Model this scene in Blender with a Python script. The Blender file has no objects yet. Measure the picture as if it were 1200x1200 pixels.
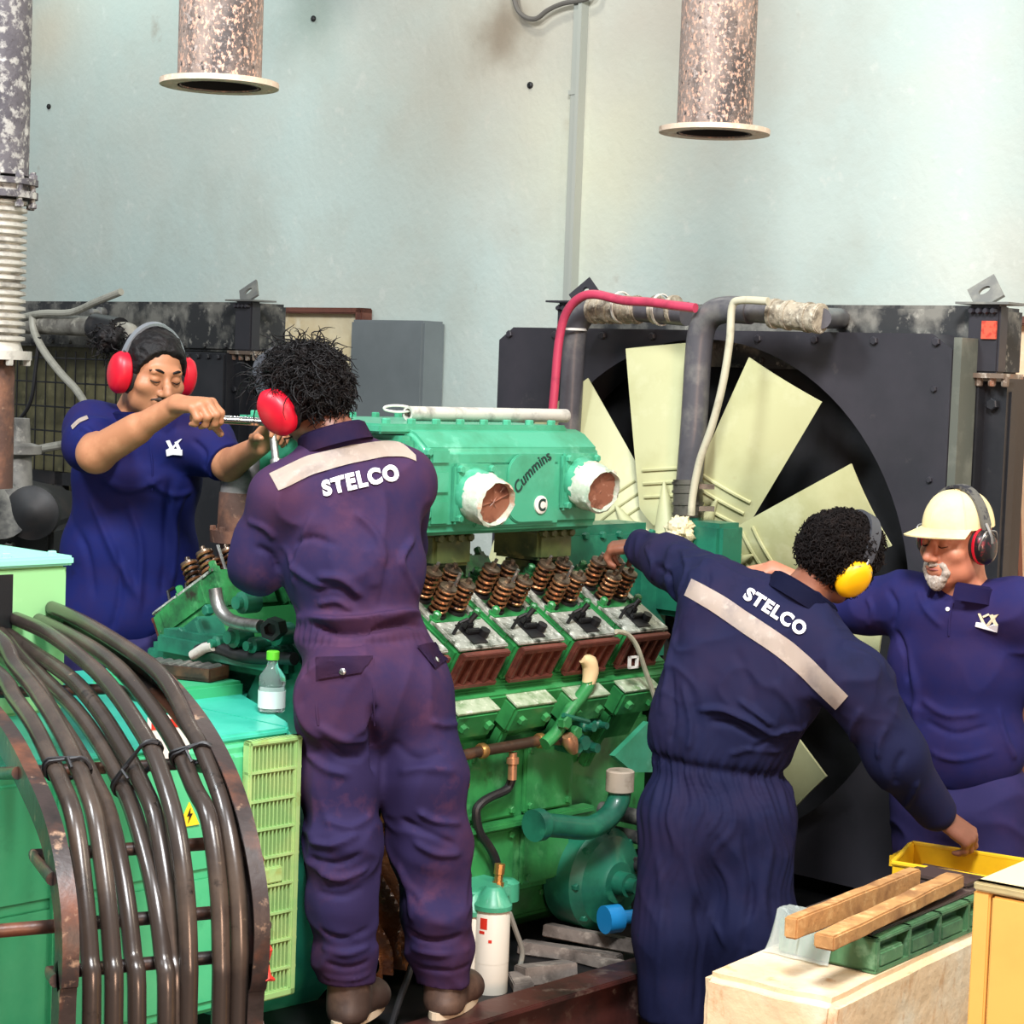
import bpy, bmesh, math, random
import numpy as np
from mathutils import Vector, Matrix
from mathutils.bvhtree import BVHTree

random.seed(7)
SC = bpy.context.scene
COL = SC.collection
PI = math.pi
V = Vector

# ------------------------------------------------------------------ camera
FPX, HC = 2400.0, 1.9
PITCH, ROLL = math.atan(162 / FPX), math.radians(2.1)
CM = Matrix.Rotation(PI / 2 - PITCH, 3, 'X') @ Matrix.Rotation(ROLL, 3, 'Z')
CAM = V((0, 0, HC))
cd = bpy.data.cameras.new('camera')
cd.sensor_fit = 'HORIZONTAL'; cd.sensor_width = 36.0; cd.lens = 36.0 * FPX / 1200; cd.clip_end = 60
co = bpy.data.objects.new('camera', cd); COL.objects.link(co)
co.matrix_world = Matrix.Translation(CAM) @ CM.to_4x4()
SC.camera = co

# engine frame: u along the crankshaft (away), v sideways to the camera side, z up
TH = math.radians(43)
AX = V((math.sin(TH), math.cos(TH), 0)); NX = V((math.cos(TH), -math.sin(TH), 0)); ZX = V((0, 0, 1))
VC = -4.27
def E(u, v, z): return u * AX + (VC + v) * NX + z * ZX
def EF(u0=0, v0=0, z0=0): return lambda x, y, z: E(u0 + x, v0 + y, z0 + z)
def ray(px, py): return (CM @ V(((px - 600) / FPX, -(py - 600) / FPX, -1)))
def J(px, py, Y):
    d = ray(px, py); return CAM + d * (Y / d.y)
def on_v(px, py, v):
    d = ray(px, py); return CAM + d * ((VC + v) / d.dot(NX))
def on_u(px, py, u):
    d = ray(px, py); return CAM + d * (u / d.dot(AX))
def on_z(px, py, z):
    d = ray(px, py); return CAM + d * ((z - HC) / d.z)
def uvz(P): return V((P.dot(AX), P.dot(NX) - VC, P.z))
def frame(o, x, y, z):
    o, x, y, z = V(o), V(x), V(y), V(z)
    return lambda a, b, c: o + x * a + y * b + z * c
def ortho(fwd, up):
    f = V(fwd).normalized(); u = V(up); u = (u - f * u.dot(f)).normalized()
    return f.cross(u), f, u          # right, forward, up

# ------------------------------------------------------------------ materials
MATS = {}
def rgb(h):
    h = h.lstrip('#'); c = [int(h[i:i + 2], 16) / 255 for i in (0, 2, 4)]
    return tuple((x / 12.92 if x <= .04045 else ((x + .055) / 1.055) ** 2.4) for x in c) + (1,)
def mat(name, color, rough=.5, metal=0.0, spots=(), bump=None, rvar=None, coat=0, trans=0, ior=1.45,
        alpha=1, sheen=0, wave=None, spec=None):
    """spots: (colour, scale, lo, hi[, stretch(xyz)]) layers of noise masked colour; bump: (scale, strength[, dist])"""
    if name in MATS: return MATS[name]
    m = bpy.data.materials.new(name); m.use_nodes = True
    nt = m.node_tree; N = nt.nodes; L = nt.links
    b = N['Principled BSDF']
    b.inputs['Roughness'].default_value = rough; b.inputs['Metallic'].default_value = metal
    if spec is not None: b.inputs['Specular IOR Level'].default_value = spec
    if coat: b.inputs['Coat Weight'].default_value = coat
    if sheen:
        b.inputs['Sheen Weight'].default_value = sheen; b.inputs['Sheen Roughness'].default_value = .5
    if trans: b.inputs['Transmission Weight'].default_value = trans; b.inputs['IOR'].default_value = ior
    if alpha < 1: b.inputs['Alpha'].default_value = alpha
    c = rgb(color) if isinstance(color, str) else color
    b.inputs['Base Color'].default_value = c
    tc = N.new('ShaderNodeTexCoord')
    prev = None
    for i, s in enumerate(spots):
        n = N.new('ShaderNodeTexNoise'); n.inputs['Scale'].default_value = s[1]; n.inputs['Detail'].default_value = 6
        n.inputs['Roughness'].default_value = .62
        mp = N.new('ShaderNodeMapping'); mp.inputs['Location'].default_value = (3.1 * i, 1.7 * i, .9 * i)
        if len(s) > 4: mp.inputs['Scale'].default_value = s[4]
        L.new(tc.outputs['Object'], mp.inputs['Vector']); L.new(mp.outputs['Vector'], n.inputs['Vector'])
        r = N.new('ShaderNodeMapRange'); r.inputs['From Min'].default_value = s[2]; r.inputs['From Max'].default_value = s[3]
        L.new(n.outputs['Fac'], r.inputs['Value'])
        x = N.new('ShaderNodeMix'); x.data_type = 'RGBA'
        L.new(r.outputs['Result'], x.inputs[0])
        if prev is None: x.inputs[6].default_value = c
        else: L.new(prev, x.inputs[6])
        x.inputs[7].default_value = rgb(s[0]) if isinstance(s[0], str) else s[0]
        prev = x.outputs[2]
    if prev is not None: L.new(prev, b.inputs['Base Color'])
    if rvar:
        n = N.new('ShaderNodeTexNoise'); n.inputs['Scale'].default_value = rvar[0]
        L.new(tc.outputs['Object'], n.inputs['Vector'])
        r = N.new('ShaderNodeMapRange'); r.inputs['To Min'].default_value = rvar[1]; r.inputs['To Max'].default_value = rvar[2]
        r.inputs['From Min'].default_value = .3; r.inputs['From Max'].default_value = .7
        L.new(n.outputs['Fac'], r.inputs['Value']); L.new(r.outputs['Result'], b.inputs['Roughness'])
    if bump:
        n = N.new('ShaderNodeTexNoise'); n.inputs['Scale'].default_value = bump[0]; n.inputs['Detail'].default_value = 5
        mp = N.new('ShaderNodeMapping')
        if len(bump) > 3: mp.inputs['Scale'].default_value = bump[3]
        L.new(tc.outputs['Object'], mp.inputs['Vector']); L.new(mp.outputs['Vector'], n.inputs['Vector'])
        bp = N.new('ShaderNodeBump'); bp.inputs['Strength'].default_value = bump[1]
        bp.inputs['Distance'].default_value = bump[2] if len(bump) > 2 else .01
        L.new(n.outputs['Fac'], bp.inputs['Height']); L.new(bp.outputs['Normal'], b.inputs['Normal'])
    MATS[name] = m
    return m

# ------------------------------------------------------------------ mesh builder
class G:
    def __init__(self): self.bm = bmesh.new(); self.mi = 0
    def _fin(self, faces, bevel=0, seg=2, smooth=True):
        for f in faces: f.material_index = self.mi; f.smooth = smooth
        if bevel:
            es = set()
            for f in faces: es.update(f.edges)
            es = [e for e in es if len(e.link_faces) == 2 and e.calc_face_angle(0) > .35]
            r = bmesh.ops.bevel(self.bm, geom=es, offset=bevel, segments=seg, affect='EDGES', clamp_overlap=True, material=-1)
            for f in r['faces']: f.smooth = smooth
        return self
    def hexa(self, fn, x0, x1, y0, y1, z0, z1, bevel=0, seg=2):
        c = [self.bm.verts.new(fn(x, y, z)) for z in (z0, z1) for y in (y0, y1) for x in (x0, x1)]
        q = [(0, 2, 3, 1), (4, 5, 7, 6), (0, 1, 5, 4), (2, 6, 7, 3), (0, 4, 6, 2), (1, 3, 7, 5)]
        fs = [self.bm.faces.new([c[i] for i in f]) for f in q]
        bmesh.ops.recalc_face_normals(self.bm, faces=fs)
        return self._fin(fs, bevel, seg)
    def prism(self, fn, poly, d0, d1, bevel=0, seg=2):
        """poly: 2-D outline (b,c) extruded along a from d0 to d1: fn(a,b,c)"""
        A = [self.bm.verts.new(fn(d0, y, z)) for y, z in poly]; B = [self.bm.verts.new(fn(d1, y, z)) for y, z in poly]
        n = len(poly); fs = [self.bm.faces.new(A), self.bm.faces.new(B)]
        for i in range(n): fs.append(self.bm.faces.new((A[i], A[(i + 1) % n], B[(i + 1) % n], B[i])))
        bmesh.ops.recalc_face_normals(self.bm, faces=fs)
        return self._fin(fs, bevel, seg)
    def loft(self, rings, cap=True, closed=True):
        R = [[self.bm.verts.new(p) for p in r] for r in rings]; fs = []
        n = len(R[0])
        for a, b in zip(R, R[1:]):
            for i in range(n if closed else n - 1):
                fs.append(self.bm.faces.new((a[i], a[(i + 1) % n], b[(i + 1) % n], b[i])))
        if cap and closed: fs += [self.bm.faces.new(R[0]), self.bm.faces.new(R[-1])]
        bmesh.ops.recalc_face_normals(self.bm, faces=fs)
        return self._fin(fs)
    def tube(self, pts, r, seg=10, cap=True, sub=0, hollow=0):
        pts = [V(p) for p in pts]
        rr = list(r) if isinstance(r, (list, tuple)) else [r] * len(pts)
        if sub: pts, rr = spline(pts, sub, rr)
        t0 = (pts[1] - pts[0]).normalized(); x = t0.orthogonal().normalized(); rings = []
        for i, p in enumerate(pts):
            t = (pts[min(i + 1, len(pts) - 1)] - pts[max(i - 1, 0)]).normalized()
            x = (x - t * x.dot(t)).normalized(); y = t.cross(x)
            rings.append([p + (x * math.cos(2 * PI * k / seg) + y * math.sin(2 * PI * k / seg)) * rr[i] for k in range(seg)])
        return self.loft(rings, cap)
    def lathe(self, o, axis, prof, seg=24, cap=True, sy=1.0, xdir=None):
        """prof: (distance along axis, radius)"""
        o = V(o); a = V(axis).normalized(); x = (V(xdir) - a * V(xdir).dot(a)).normalized() if xdir is not None else a.orthogonal().normalized(); y = a.cross(x)
        rings = [[o + a * h + (x * math.cos(2 * PI * k / seg) + y * sy * math.sin(2 * PI * k / seg)) * max(r, 1e-4) for k in range(seg)] for h, r in prof]
        return self.loft(rings, cap)
    def cyl(self, p0, p1, r0, r1=None, seg=16):
        return self.lathe(p0, V(p1) - V(p0), [(0, r0), ((V(p1) - V(p0)).length, r0 if r1 is None else r1)], seg)
    def bolt(self, p, nrm, r=.012, h=.01, seg=6): return self.lathe(p, nrm, [(-.004, r), (h * .8, r), (h, r * .8)], seg)
    def ball(self, c, r, R=None, seg=16, rings=10):
        r = (r, r, r) if not isinstance(r, (list, tuple)) else r
        R = R or (V((1, 0, 0)), V((0, 1, 0)), V((0, 0, 1)))
        rg = []
        for i in range(rings + 1):
            t = PI * i / rings; s = max(math.sin(t), .004)
            rg.append([V(c) + R[0] * r[0] * s * math.cos(2 * PI * k / seg) + R[1] * r[1] * s * math.sin(2 * PI * k / seg) + R[2] * r[2] * math.cos(t) for k in range(seg)])
        return self.loft(rg, True)
    def grid(self, fn, nu, nv, th=0, nrm=None):
        """sheet fn(s,t) 0..1; th = thickness (closed)"""
        P = [[fn(i / nu, j / nv) for j in range(nv + 1)] for i in range(nu + 1)]
        return self.sheet(P, th)
    def sheet(self, P, th=0):
        nu, nv = len(P) - 1, len(P[0]) - 1
        T = [[self.bm.verts.new(p) for p in r] for r in P]; fs = []
        for i in range(nu):
            for j in range(nv): fs.append(self.bm.faces.new((T[i][j], T[i + 1][j], T[i + 1][j + 1], T[i][j + 1])))
        if th:
            for f in fs: f.normal_update()
            nn = {}
            for f in fs:
                for v in f.verts: nn[v] = nn.get(v, V((0, 0, 0))) + f.normal
            Bt = [[self.bm.verts.new(v.co - nn[v].normalized() * th) for v in r] for r in T]
            for i in range(nu):
                for j in range(nv): fs.append(self.bm.faces.new((Bt[i][j + 1], Bt[i + 1][j + 1], Bt[i + 1][j], Bt[i][j])))
            for i in range(nu):
                for j in (0, nv): fs.append(self.bm.faces.new((T[i][j], T[i + 1][j], Bt[i + 1][j], Bt[i][j])))
            for j in range(nv):
                for i in (0, nu): fs.append(self.bm.faces.new((T[i][j], T[i][j + 1], Bt[i][j + 1], Bt[i][j])))
            bmesh.ops.recalc_face_normals(self.bm, faces=fs)
        return self._fin(fs)
    def bar(self, pts, w, h, up, sub=0):
        """rectangular section swept along pts; w across, h along up"""
        pts = [V(p) for p in pts]
        if sub: pts, _ = spline(pts, sub, [0] * len(pts))
        rings = []
        for i, p in enumerate(pts):
            t = (pts[min(i + 1, len(pts) - 1)] - pts[max(i - 1, 0)]).normalized()
            s = t.cross(V(up)).normalized(); n = s.cross(t).normalized()
            rings.append([p + s * a * w / 2 + n * b * h / 2 for a, b in ((1, 1), (1, -1), (-1, -1), (-1, 1))])
        self.loft(rings)
        return self
def spline(pts, sub, rr):
    out, ro = [], []
    n = len(pts)
    for i in range(n - 1):
        a, b, c, d = pts[max(i - 1, 0)], pts[i], pts[i + 1], pts[min(i + 2, n - 1)]
        for k in range(sub):
            t = k / sub; t2, t3 = t * t, t * t * t
            out.append(.5 * ((2 * b) + (c - a) * t + (2 * a - 5 * b + 4 * c - d) * t2 + (-a + 3 * b - 3 * c + d) * t3))
            ro.append(rr[i] * (1 - t) + rr[i + 1] * t)
    out.append(pts[-1]); ro.append(rr[-1])
    return out, ro

# ------------------------------------------------------------------ objects
ORG = {}
def thing(name, label, cat, loc, group=None):
    o = bpy.data.objects.new(name, None); COL.objects.link(o); o.empty_display_size = .05
    o.location = loc; ORG[o.name] = V(loc); o['label'] = label; o['category'] = cat
    if group: o['group'] = group
    return o
def to_mesh(g, name, org, sharp=35):
    me = bpy.data.meshes.new(name)
    if isinstance(g, G):
        bmesh.ops.translate(g.bm, verts=g.bm.verts, vec=-V(org)); g.bm.to_mesh(me); g.bm.free()
    else:
        vs, fs = g
        vs = np.asarray(vs, dtype=np.float64) - np.array(org)
        me.from_pydata(vs.tolist(), [], fs.tolist() if hasattr(fs, 'tolist') else fs)
        me.polygons.foreach_set('use_smooth', [True] * len(me.polygons))
    if sharp: me.set_sharp_from_angle(angle=math.radians(sharp))
    return me
def part(g, name, m, parent, label=None, sharp=35):
    org = ORG[parent.name]
    me = to_mesh(g, name, org, sharp)
    o = bpy.data.objects.new(name, me); COL.objects.link(o); o.parent = parent; ORG[o.name] = org
    for x in (m if isinstance(m, (list, tuple)) else [m]): me.materials.append(x)
    if label: o['label'] = label
    return o
def single(g, name, m, label, cat, group=None, kind=None, sharp=35):
    if isinstance(g, G): vs = np.array([v.co[:] for v in g.bm.verts])
    else: vs = np.asarray(g[0])
    lo, hi = vs.min(0), vs.max(0)
    org = V(((lo[0] + hi[0]) / 2, (lo[1] + hi[1]) / 2, lo[2]))
    me = to_mesh(g, name, org, sharp)
    o = bpy.data.objects.new(name, me); COL.objects.link(o); o.location = org; ORG[o.name] = org
    for x in (m if isinstance(m, (list, tuple)) else [m]): me.materials.append(x)
    if label: o['label'] = label
    if cat: o['category'] = cat
    if group: o['group'] = group
    if kind: o['kind'] = kind
    return o
def struct(g, name, m, label, cat): return single(g, name, m, label, cat, None, 'structure')
def copy_part(o, parent, delta=None):
    c = o.copy(); COL.objects.link(c); c.parent = parent; ORG[c.name] = ORG[o.name]
    if delta is not None: c.location = c.location + delta
    return c
def copy_tree(o, parent=None):
    c = o.copy(); COL.objects.link(c); c.parent = parent
    ORG[c.name] = ORG.get(o.name, V((0, 0, 0)))
    for ch in list(o.children): copy_tree(ch, c)
    return c
def text_mesh(s, size=1.0, extrude=0.0, res=4, bold=0.0, shear=0.0):
    """flat text as (verts, faces) in the xy plane, centred"""
    cu = bpy.data.curves.new('txt', 'FONT'); cu.body = s; cu.size = size; cu.align_x = 'CENTER'; cu.align_y = 'CENTER'
    cu.offset = bold; cu.resolution_u = res; cu.shear = shear; cu.space_character = 1.0 + bold * 3.5
    o = bpy.data.objects.new('txt', cu); COL.objects.link(o)
    dg = bpy.context.evaluated_depsgraph_get(); dg.update()
    me = bpy.data.meshes.new_from_object(o.evaluated_get(dg))
    vs = [tuple(v.co) for v in me.vertices]; fs = [tuple(p.vertices) for p in me.polygons]
    bpy.data.objects.remove(o); bpy.data.curves.remove(cu); bpy.data.meshes.remove(me)
    return vs, fs
def text_part(s, fn, width, height, th=.002, name='lettering', sub=.25, bold=0.0):
    """text scaled into width x height, mapped by fn(x,y,depth); closed slab of thickness th -> G"""
    vs, fs = text_mesh(s, 1.0, bold=bold)
    a = np.array(vs); lo, hi = a.min(0), a.max(0)
    g = G(); bm = g.bm
    bv = [bm.verts.new(((p[0] - (lo[0] + hi[0]) / 2) / (hi[0] - lo[0]) * width, (p[1] - (lo[1] + hi[1]) / 2) / (hi[1] - lo[1]) * height, 0)) for p in vs]
    for f in fs:
        try: bm.faces.new([bv[i] for i in f])
        except ValueError: pass
    bmesh.ops.remove_doubles(bm, verts=bm.verts, dist=1e-5)
    bmesh.ops.subdivide_edges(bm, edges=[e for e in bm.edges if e.calc_length() > height * sub], cuts=2, use_grid_fill=False)
    bmesh.ops.triangulate(bm, faces=bm.faces)
    r = bmesh.ops.extrude_face_region(bm, geom=bm.faces[:])
    for e in r['geom']:
        if isinstance(e, bmesh.types.BMVert): e.co.z = th
    for v in bm.verts: v.co = fn(v.co.x, v.co.y, v.co.z)
    bmesh.ops.recalc_face_normals(bm, faces=bm.faces)
    return g
# ------------------------------------------------------------------ palette
m_wall = mat('wall_paint', '#c3d2cb', .78, spots=[('#cdcfc4', .5, .42, .66), ('#bcc4ba', 1.9, .5, .8), ('#d6dcd4', 9, .6, .78), ('#a9a294', 3.3, .68, .85)], bump=(26, .25, .012))
m_floor = mat('concrete_floor', '#5d5650', .8, spots=[('#2f2a27', 2.5, .4, .7), ('#77706a', 9, .55, .8)], bump=(30, .3))
m_black = mat('black_paint', '#1b1c20', .45, spots=[('#2c2b2e', 5, .45, .75), ('#4a4744', 14, .62, .85)], bump=(60, .08, .004))
m_shroud = mat('shroud_paint', '#2b2a2f', .42, spots=[('#37343a', 3, .4, .7), ('#514c4a', 12, .66, .85)], bump=(50, .06, .004))
m_dusty = mat('dusty_black', '#2a2b2c', .7, spots=[('#77756d', 6, .45, .62), ('#a09d92', 22, .58, .75)], bump=(40, .2, .004))
m_dark = mat('oily_dark', '#121214', .5, spots=[('#2a221f', 7, .5, .75)])
m_core = mat('radiator_core', '#0b0b0d', .8, spots=[('#15151a', 20, .4, .7)])
m_rust = mat('rusty_steel', '#5c4238', .7, spots=[('#8c5f48', 8, .45, .65), ('#2f2422', 5, .55, .75), ('#b38b70', 30, .6, .75)], bump=(45, .35, .006))
m_maroon = mat('oxide_red', '#4a1f1c', .6, spots=[('#2a1513', 4, .45, .7), ('#7a4535', 14, .6, .8)], bump=(40, .2, .004))
m_pipe = mat('sooty_pipe', '#8d7c72', .6, metal=.2, spots=[('#463f3d', 4, .5, .62, (1, 1, .3)), ('#c9a08a', 95, .52, .6, (1, 1, .6)), ('#a89a92', 60, .56, .66), ('#5e4234', 14, .62, .74, (1, 1, .15)), ('#2f2b2b', 55, .6, .68)], bump=(60, .45, .006))
m_flange = mat('flange_steel', '#d0b9a2', .55, metal=.1, spots=[('#9a7a62', 14, .55, .7), ('#e6dccb', 40, .55, .75)], bump=(60, .3, .004))
m_stack = mat('flaking_stack', '#645f63', .65, metal=.1, spots=[('#47434a', 5, .45, .65), ('#a9a59f', 30, .5, .6), ('#c9c6bf', 11, .58, .64), ('#4b4548', 60, .58, .68)], bump=(40, .5, .006))
m_white_metal = mat('pale_metal', '#cfcabf', .5, metal=.3, spots=[('#8d8880', 14, .5, .7)], bump=(50, .2, .004))
m_steel = mat('steel', '#a8a5a0', .35, metal=.85, spots=[('#6d6a66', 20, .5, .7)])
m_chrome = mat('chrome', '#e4e2dc', .16, metal=1)
m_brass = mat('brass', '#c99a5c', .35, metal=.8, spots=[('#8b6237', 30, .5, .7)])
m_copper = mat('copper_fitting', '#d09a74', .35, metal=.7, spots=[('#8d5f44', 30, .5, .7)])
m_grey_pipe = mat('grey_hose', '#4e4c50', .38, spots=[('#77746f', 8, .5, .75), ('#38363a', 4, .5, .7)], bump=(60, .1, .004))
m_rubber = mat('black_rubber', '#1d1c1e', .5, spots=[('#3a3532', 9, .55, .75)])
m_green = mat('engine_green', '#35884a', .36, spots=[('#205f33', 5, .48, .66), ('#5ca86c', 9, .56, .75), ('#2b3f22', 13, .62, .78), ('#17201a', 4, .66, .8)], bump=(50, .12, .004), coat=.25)
m_green2 = mat('housing_green', '#419a78', .4, spots=[('#33835f', 6, .46, .68), ('#6cb899', 12, .58, .78), ('#4f6a3a', 9, .66, .82)], bump=(55, .12, .004), coat=.15)
m_greendk = mat('dark_green', '#1f6f55', .45, spots=[('#12483a', 6, .45, .7), ('#38936f', 12, .6, .8)], coat=.2)  # darker green for pumps, elbow, ducts and rear fittings
m_alt = mat('alternator_green', '#3fae78', .4, spots=[('#57bd86', 3, .45, .7), ('#2c8a5e', 7, .6, .8)], bump=(40, .06, .004), coat=.2)
m_louvre = mat('louvre_green', '#8fb873', .5, spots=[('#adc47e', 6, .48, .7), ('#8a8a3c', 13, .6, .78)])
m_olive = mat('oily_olive', '#4f5a30', .45, spots=[('#2c3a22', 8, .45, .7), ('#7a7a4a', 16, .58, .78)], coat=.2)
m_head = mat('machined_head', '#a6a99e', .4, metal=.25, spots=[('#5a6054', 24, .5, .62), ('#d6dacf', 55, .54, .64), ('#33372f', 14, .62, .7)], bump=(70, .3, .004))
m_gasket = mat('gasket_pale', '#a9b79a', .6, spots=[('#6d8a60', 18, .45, .65), ('#d5d8c6', 40, .55, .7)])
m_port = mat('port_rust', '#5e2f25', .55, spots=[('#7d4534', 12, .48, .7), ('#2b1714', 7, .58, .75), ('#a7765c', 45, .64, .76)], bump=(60, .3, .004))
m_spring = mat('oiled_spring', '#a26f4a', .28, metal=.65, spots=[('#3f2618', 30, .48, .6), ('#d6a070', 40, .6, .7)])
m_blade = mat('fan_blade', '#bdbd90', .5, spots=[('#aaa878', 2.5, .45, .7), ('#c8c8a0', 7, .55, .75), ('#94784c', 3.2, .66, .82)], bump=(8, .05, .01))
m_cream = mat('cream_canvas', '#e6d8b4', .8, spots=[('#d9c294', 3, .45, .7), ('#efe6cc', 8, .55, .75)], bump=(4, .5, .03))
m_pink = mat('pinkish_canvas', '#e8c9a6', .8, spots=[('#d9ad84', 3, .45, .7), ('#f0dcc4', 8, .55, .75)], bump=(4, .5, .03))
m_brownframe = mat('brown_frame', '#6e4234', .6, spots=[('#4d2c24', 9, .5, .7)])
m_greypanel = mat('grey_panel', '#6d7476', .5, spots=[('#7b8284', 2, .4, .7)])
m_redhose = mat('red_hose', '#b83a55', .45, spots=[('#8d2b40', 8, .5, .7)])
m_cable_cream = mat('cream_tube', '#b9b49c', .4, spots=[('#8d8873', 10, .5, .7)])
m_tape = mat('masking_tape', '#b4bba8', .7, spots=[('#9fb39c', 14, .45, .6), ('#c98f6c', 9, .58, .7), ('#d6d8cc', 40, .5, .7)], bump=(30, .5, .01))
m_blue = mat('blue_plastic', '#1f86c4', .3)
m_white = mat('white_plastic', '#dcd8cf', .45)
m_redpaint = mat('red_paint', '#c8301f', .5)
m_yellow = mat('yellow_plastic', '#e0b01c', .38, spots=[('#c9951a', 5, .5, .75)])
m_ink = mat('dark_ink', '#15302a', .6)

# ------------------------------------------------------------------ room shell
g = G(); g.hexa(E, 7.2, 7.45, -14, 7, -.05, 6.2)
def shade_and_stain(center, radius, col, strength, ns):
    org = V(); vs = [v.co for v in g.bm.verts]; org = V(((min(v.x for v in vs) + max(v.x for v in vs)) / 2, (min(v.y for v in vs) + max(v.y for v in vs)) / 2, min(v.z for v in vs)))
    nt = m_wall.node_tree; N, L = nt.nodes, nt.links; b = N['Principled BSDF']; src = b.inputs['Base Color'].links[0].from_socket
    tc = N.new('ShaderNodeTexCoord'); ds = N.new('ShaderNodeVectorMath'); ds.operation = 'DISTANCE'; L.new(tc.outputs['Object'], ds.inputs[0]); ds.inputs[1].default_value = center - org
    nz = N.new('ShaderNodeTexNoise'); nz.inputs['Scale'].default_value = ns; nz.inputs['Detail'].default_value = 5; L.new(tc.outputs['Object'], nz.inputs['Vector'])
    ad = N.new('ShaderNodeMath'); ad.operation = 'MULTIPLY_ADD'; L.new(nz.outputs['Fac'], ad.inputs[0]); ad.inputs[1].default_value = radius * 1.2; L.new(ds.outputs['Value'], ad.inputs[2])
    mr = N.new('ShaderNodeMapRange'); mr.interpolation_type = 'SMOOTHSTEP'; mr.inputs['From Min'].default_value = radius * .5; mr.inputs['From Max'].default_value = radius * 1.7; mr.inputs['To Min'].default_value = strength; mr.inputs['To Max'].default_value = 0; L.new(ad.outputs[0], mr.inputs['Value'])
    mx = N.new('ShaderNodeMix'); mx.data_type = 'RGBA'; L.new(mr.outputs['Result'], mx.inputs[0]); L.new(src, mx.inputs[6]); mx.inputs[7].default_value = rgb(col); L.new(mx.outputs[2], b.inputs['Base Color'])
shade_and_stain(on_u(600, 70, 7.2), 1.5, '#b5a995', .65, 1.3); shade_and_stain(on_u(800, 40, 7.2), 1.1, '#b9ad9c', .6, 1.6); shade_and_stain(on_u(590, 30, 7.2), .3, '#7d6c58', .75, 5)  # broad beige patches paint the dimmer wall above lamp cones; brown one is soot
shade_and_stain(on_u(370, 20, 7.2), .38, '#93a093', .7, 2); shade_and_stain(on_u(690, 200, 7.2), .7, '#d6d6b8', .6, 1.2); shade_and_stain(on_u(60, 40, 7.2), .5, '#d9bfa2', .5, 2)  # first patch paints the dark gap between lamp cones; others tint the wall
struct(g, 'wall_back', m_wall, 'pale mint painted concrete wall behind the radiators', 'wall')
g = G(); g.hexa(lambda x, y, z: V((x, y, z)), -9, 7, -2.5, 14, -.12, 0)
struct(g, 'floor', m_floor, 'grey concrete floor of the power house', 'floor')

def wallpt(px, py, off=.0): return on_u(px, py, 7.2 - off)
# surface trunking down the wall
a, b = wallpt(689, -60), wallpt(674, 420)
va = uvz(wallpt(682, 160)).y
g = G(); g.hexa(E, 7.165, 7.2, va - .055, va - .012, .6, 6.0, .006); g.hexa(E, 7.15, 7.2, va - .01, va + .012, .6, 6.0)
g.hexa(E, 7.16, 7.2, va - .06, va - .008, 3.2, 3.22)
single(g, 'wall_conduit', [mat('conduit_grey', '#a9aca2', .6)], 'thin grey conduit running straight down the pale wall', 'conduit', kind='structure')
o = bpy.context.scene.objects[-1]
g = G(); g.tube([wallpt(x, y, .05) for x, y in ((598, -40), (604, 4), (614, 19), (628, 22), (642, 12), (660, 4), (692, -4), (700, -30))], .012, 8, sub=5)
single(g, 'electric_cable', mat('cable_grey', '#66625c', .6), 'loose grey cable sagging on the wall at the top edge', 'cable')
for (px, py), lb in (((622, 100), 'small dark anchor hole plug beside the wall conduit'), ((58, 125), 'small dark anchor plug near the flaking exhaust stack'), ((368, 22), 'small dark anchor plug right of the larger hanging pipe')):
    p = wallpt(px, py); g = G(); g.lathe(p - AX * -.01, -AX, [(0, .016), (.02, .016), (.025, .01)], 8)
    single(g, 'wall_plug', m_dark, lb, 'wall plug')

# grey cabinet panel on the wall and the two duct frames behind the radiators
def wv(px, py): q = uvz(wallpt(px, py)); return q.y, q.z
v0, z0 = wv(430, 376); v1, _ = wv(523, 380)
g = G(); g.hexa(E, 7.04, 7.198, v0 + .05, v1, .5, z0, .012)
single(g, 'grey_panel', m_greypanel, 'plain grey metal cabinet against the wall between the radiators', 'cabinet')
def duct(name_lb, v0, v1, z1, cm, u0):
    t = thing('discharge_duct', name_lb, 'air duct', E((u0 + 7.2) / 2, (v0 + v1) / 2, .2), 'canvas air ducts behind the radiators')
    g = G()
    f3 = lambda s, q: E(u0 + .03 + .018 * math.sin(5 * s + 7 * q) * math.sin(PI * s), v0 + .02 + (v1 - v0 - .05) * q, .25 + (z1 - .28) * s)
    g.grid(f3, 30, 30, .012)
    part(g, 'canvas', cm, t)
    g = G()
    g.hexa(E, u0 - .03, 7.19, v1 - .02, v1 + .03, .2, z1, .006); g.hexa(E, u0 - .03, u0 + .05, v0, v1 + .03, z1 - .03, z1, .006)
    for k in range(12): g.bolt(E(u0 - .03, v1, .4 + k * .15), -AX, .012, .01)
    part(g, 'frame', m_brownframe, t)
    return t
q = uvz(on_u(424, 361, 7.14))
duct('cream canvas duct with brown frame beside the grey wall cabinet', q.y - 1.7, q.y, q.z, m_cream, 7.14)
t = duct('pinkish canvas duct at the right edge behind the big fan radiator', -.9, 1.95, 2.16, m_pink, 6.35)
g = G(); g.bar([on_u(1184, 480, 6.3), on_u(1198, 1010, 6.3)], .045, .03, AX); part(g, 'stiffener', m_brownframe, t)

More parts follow.
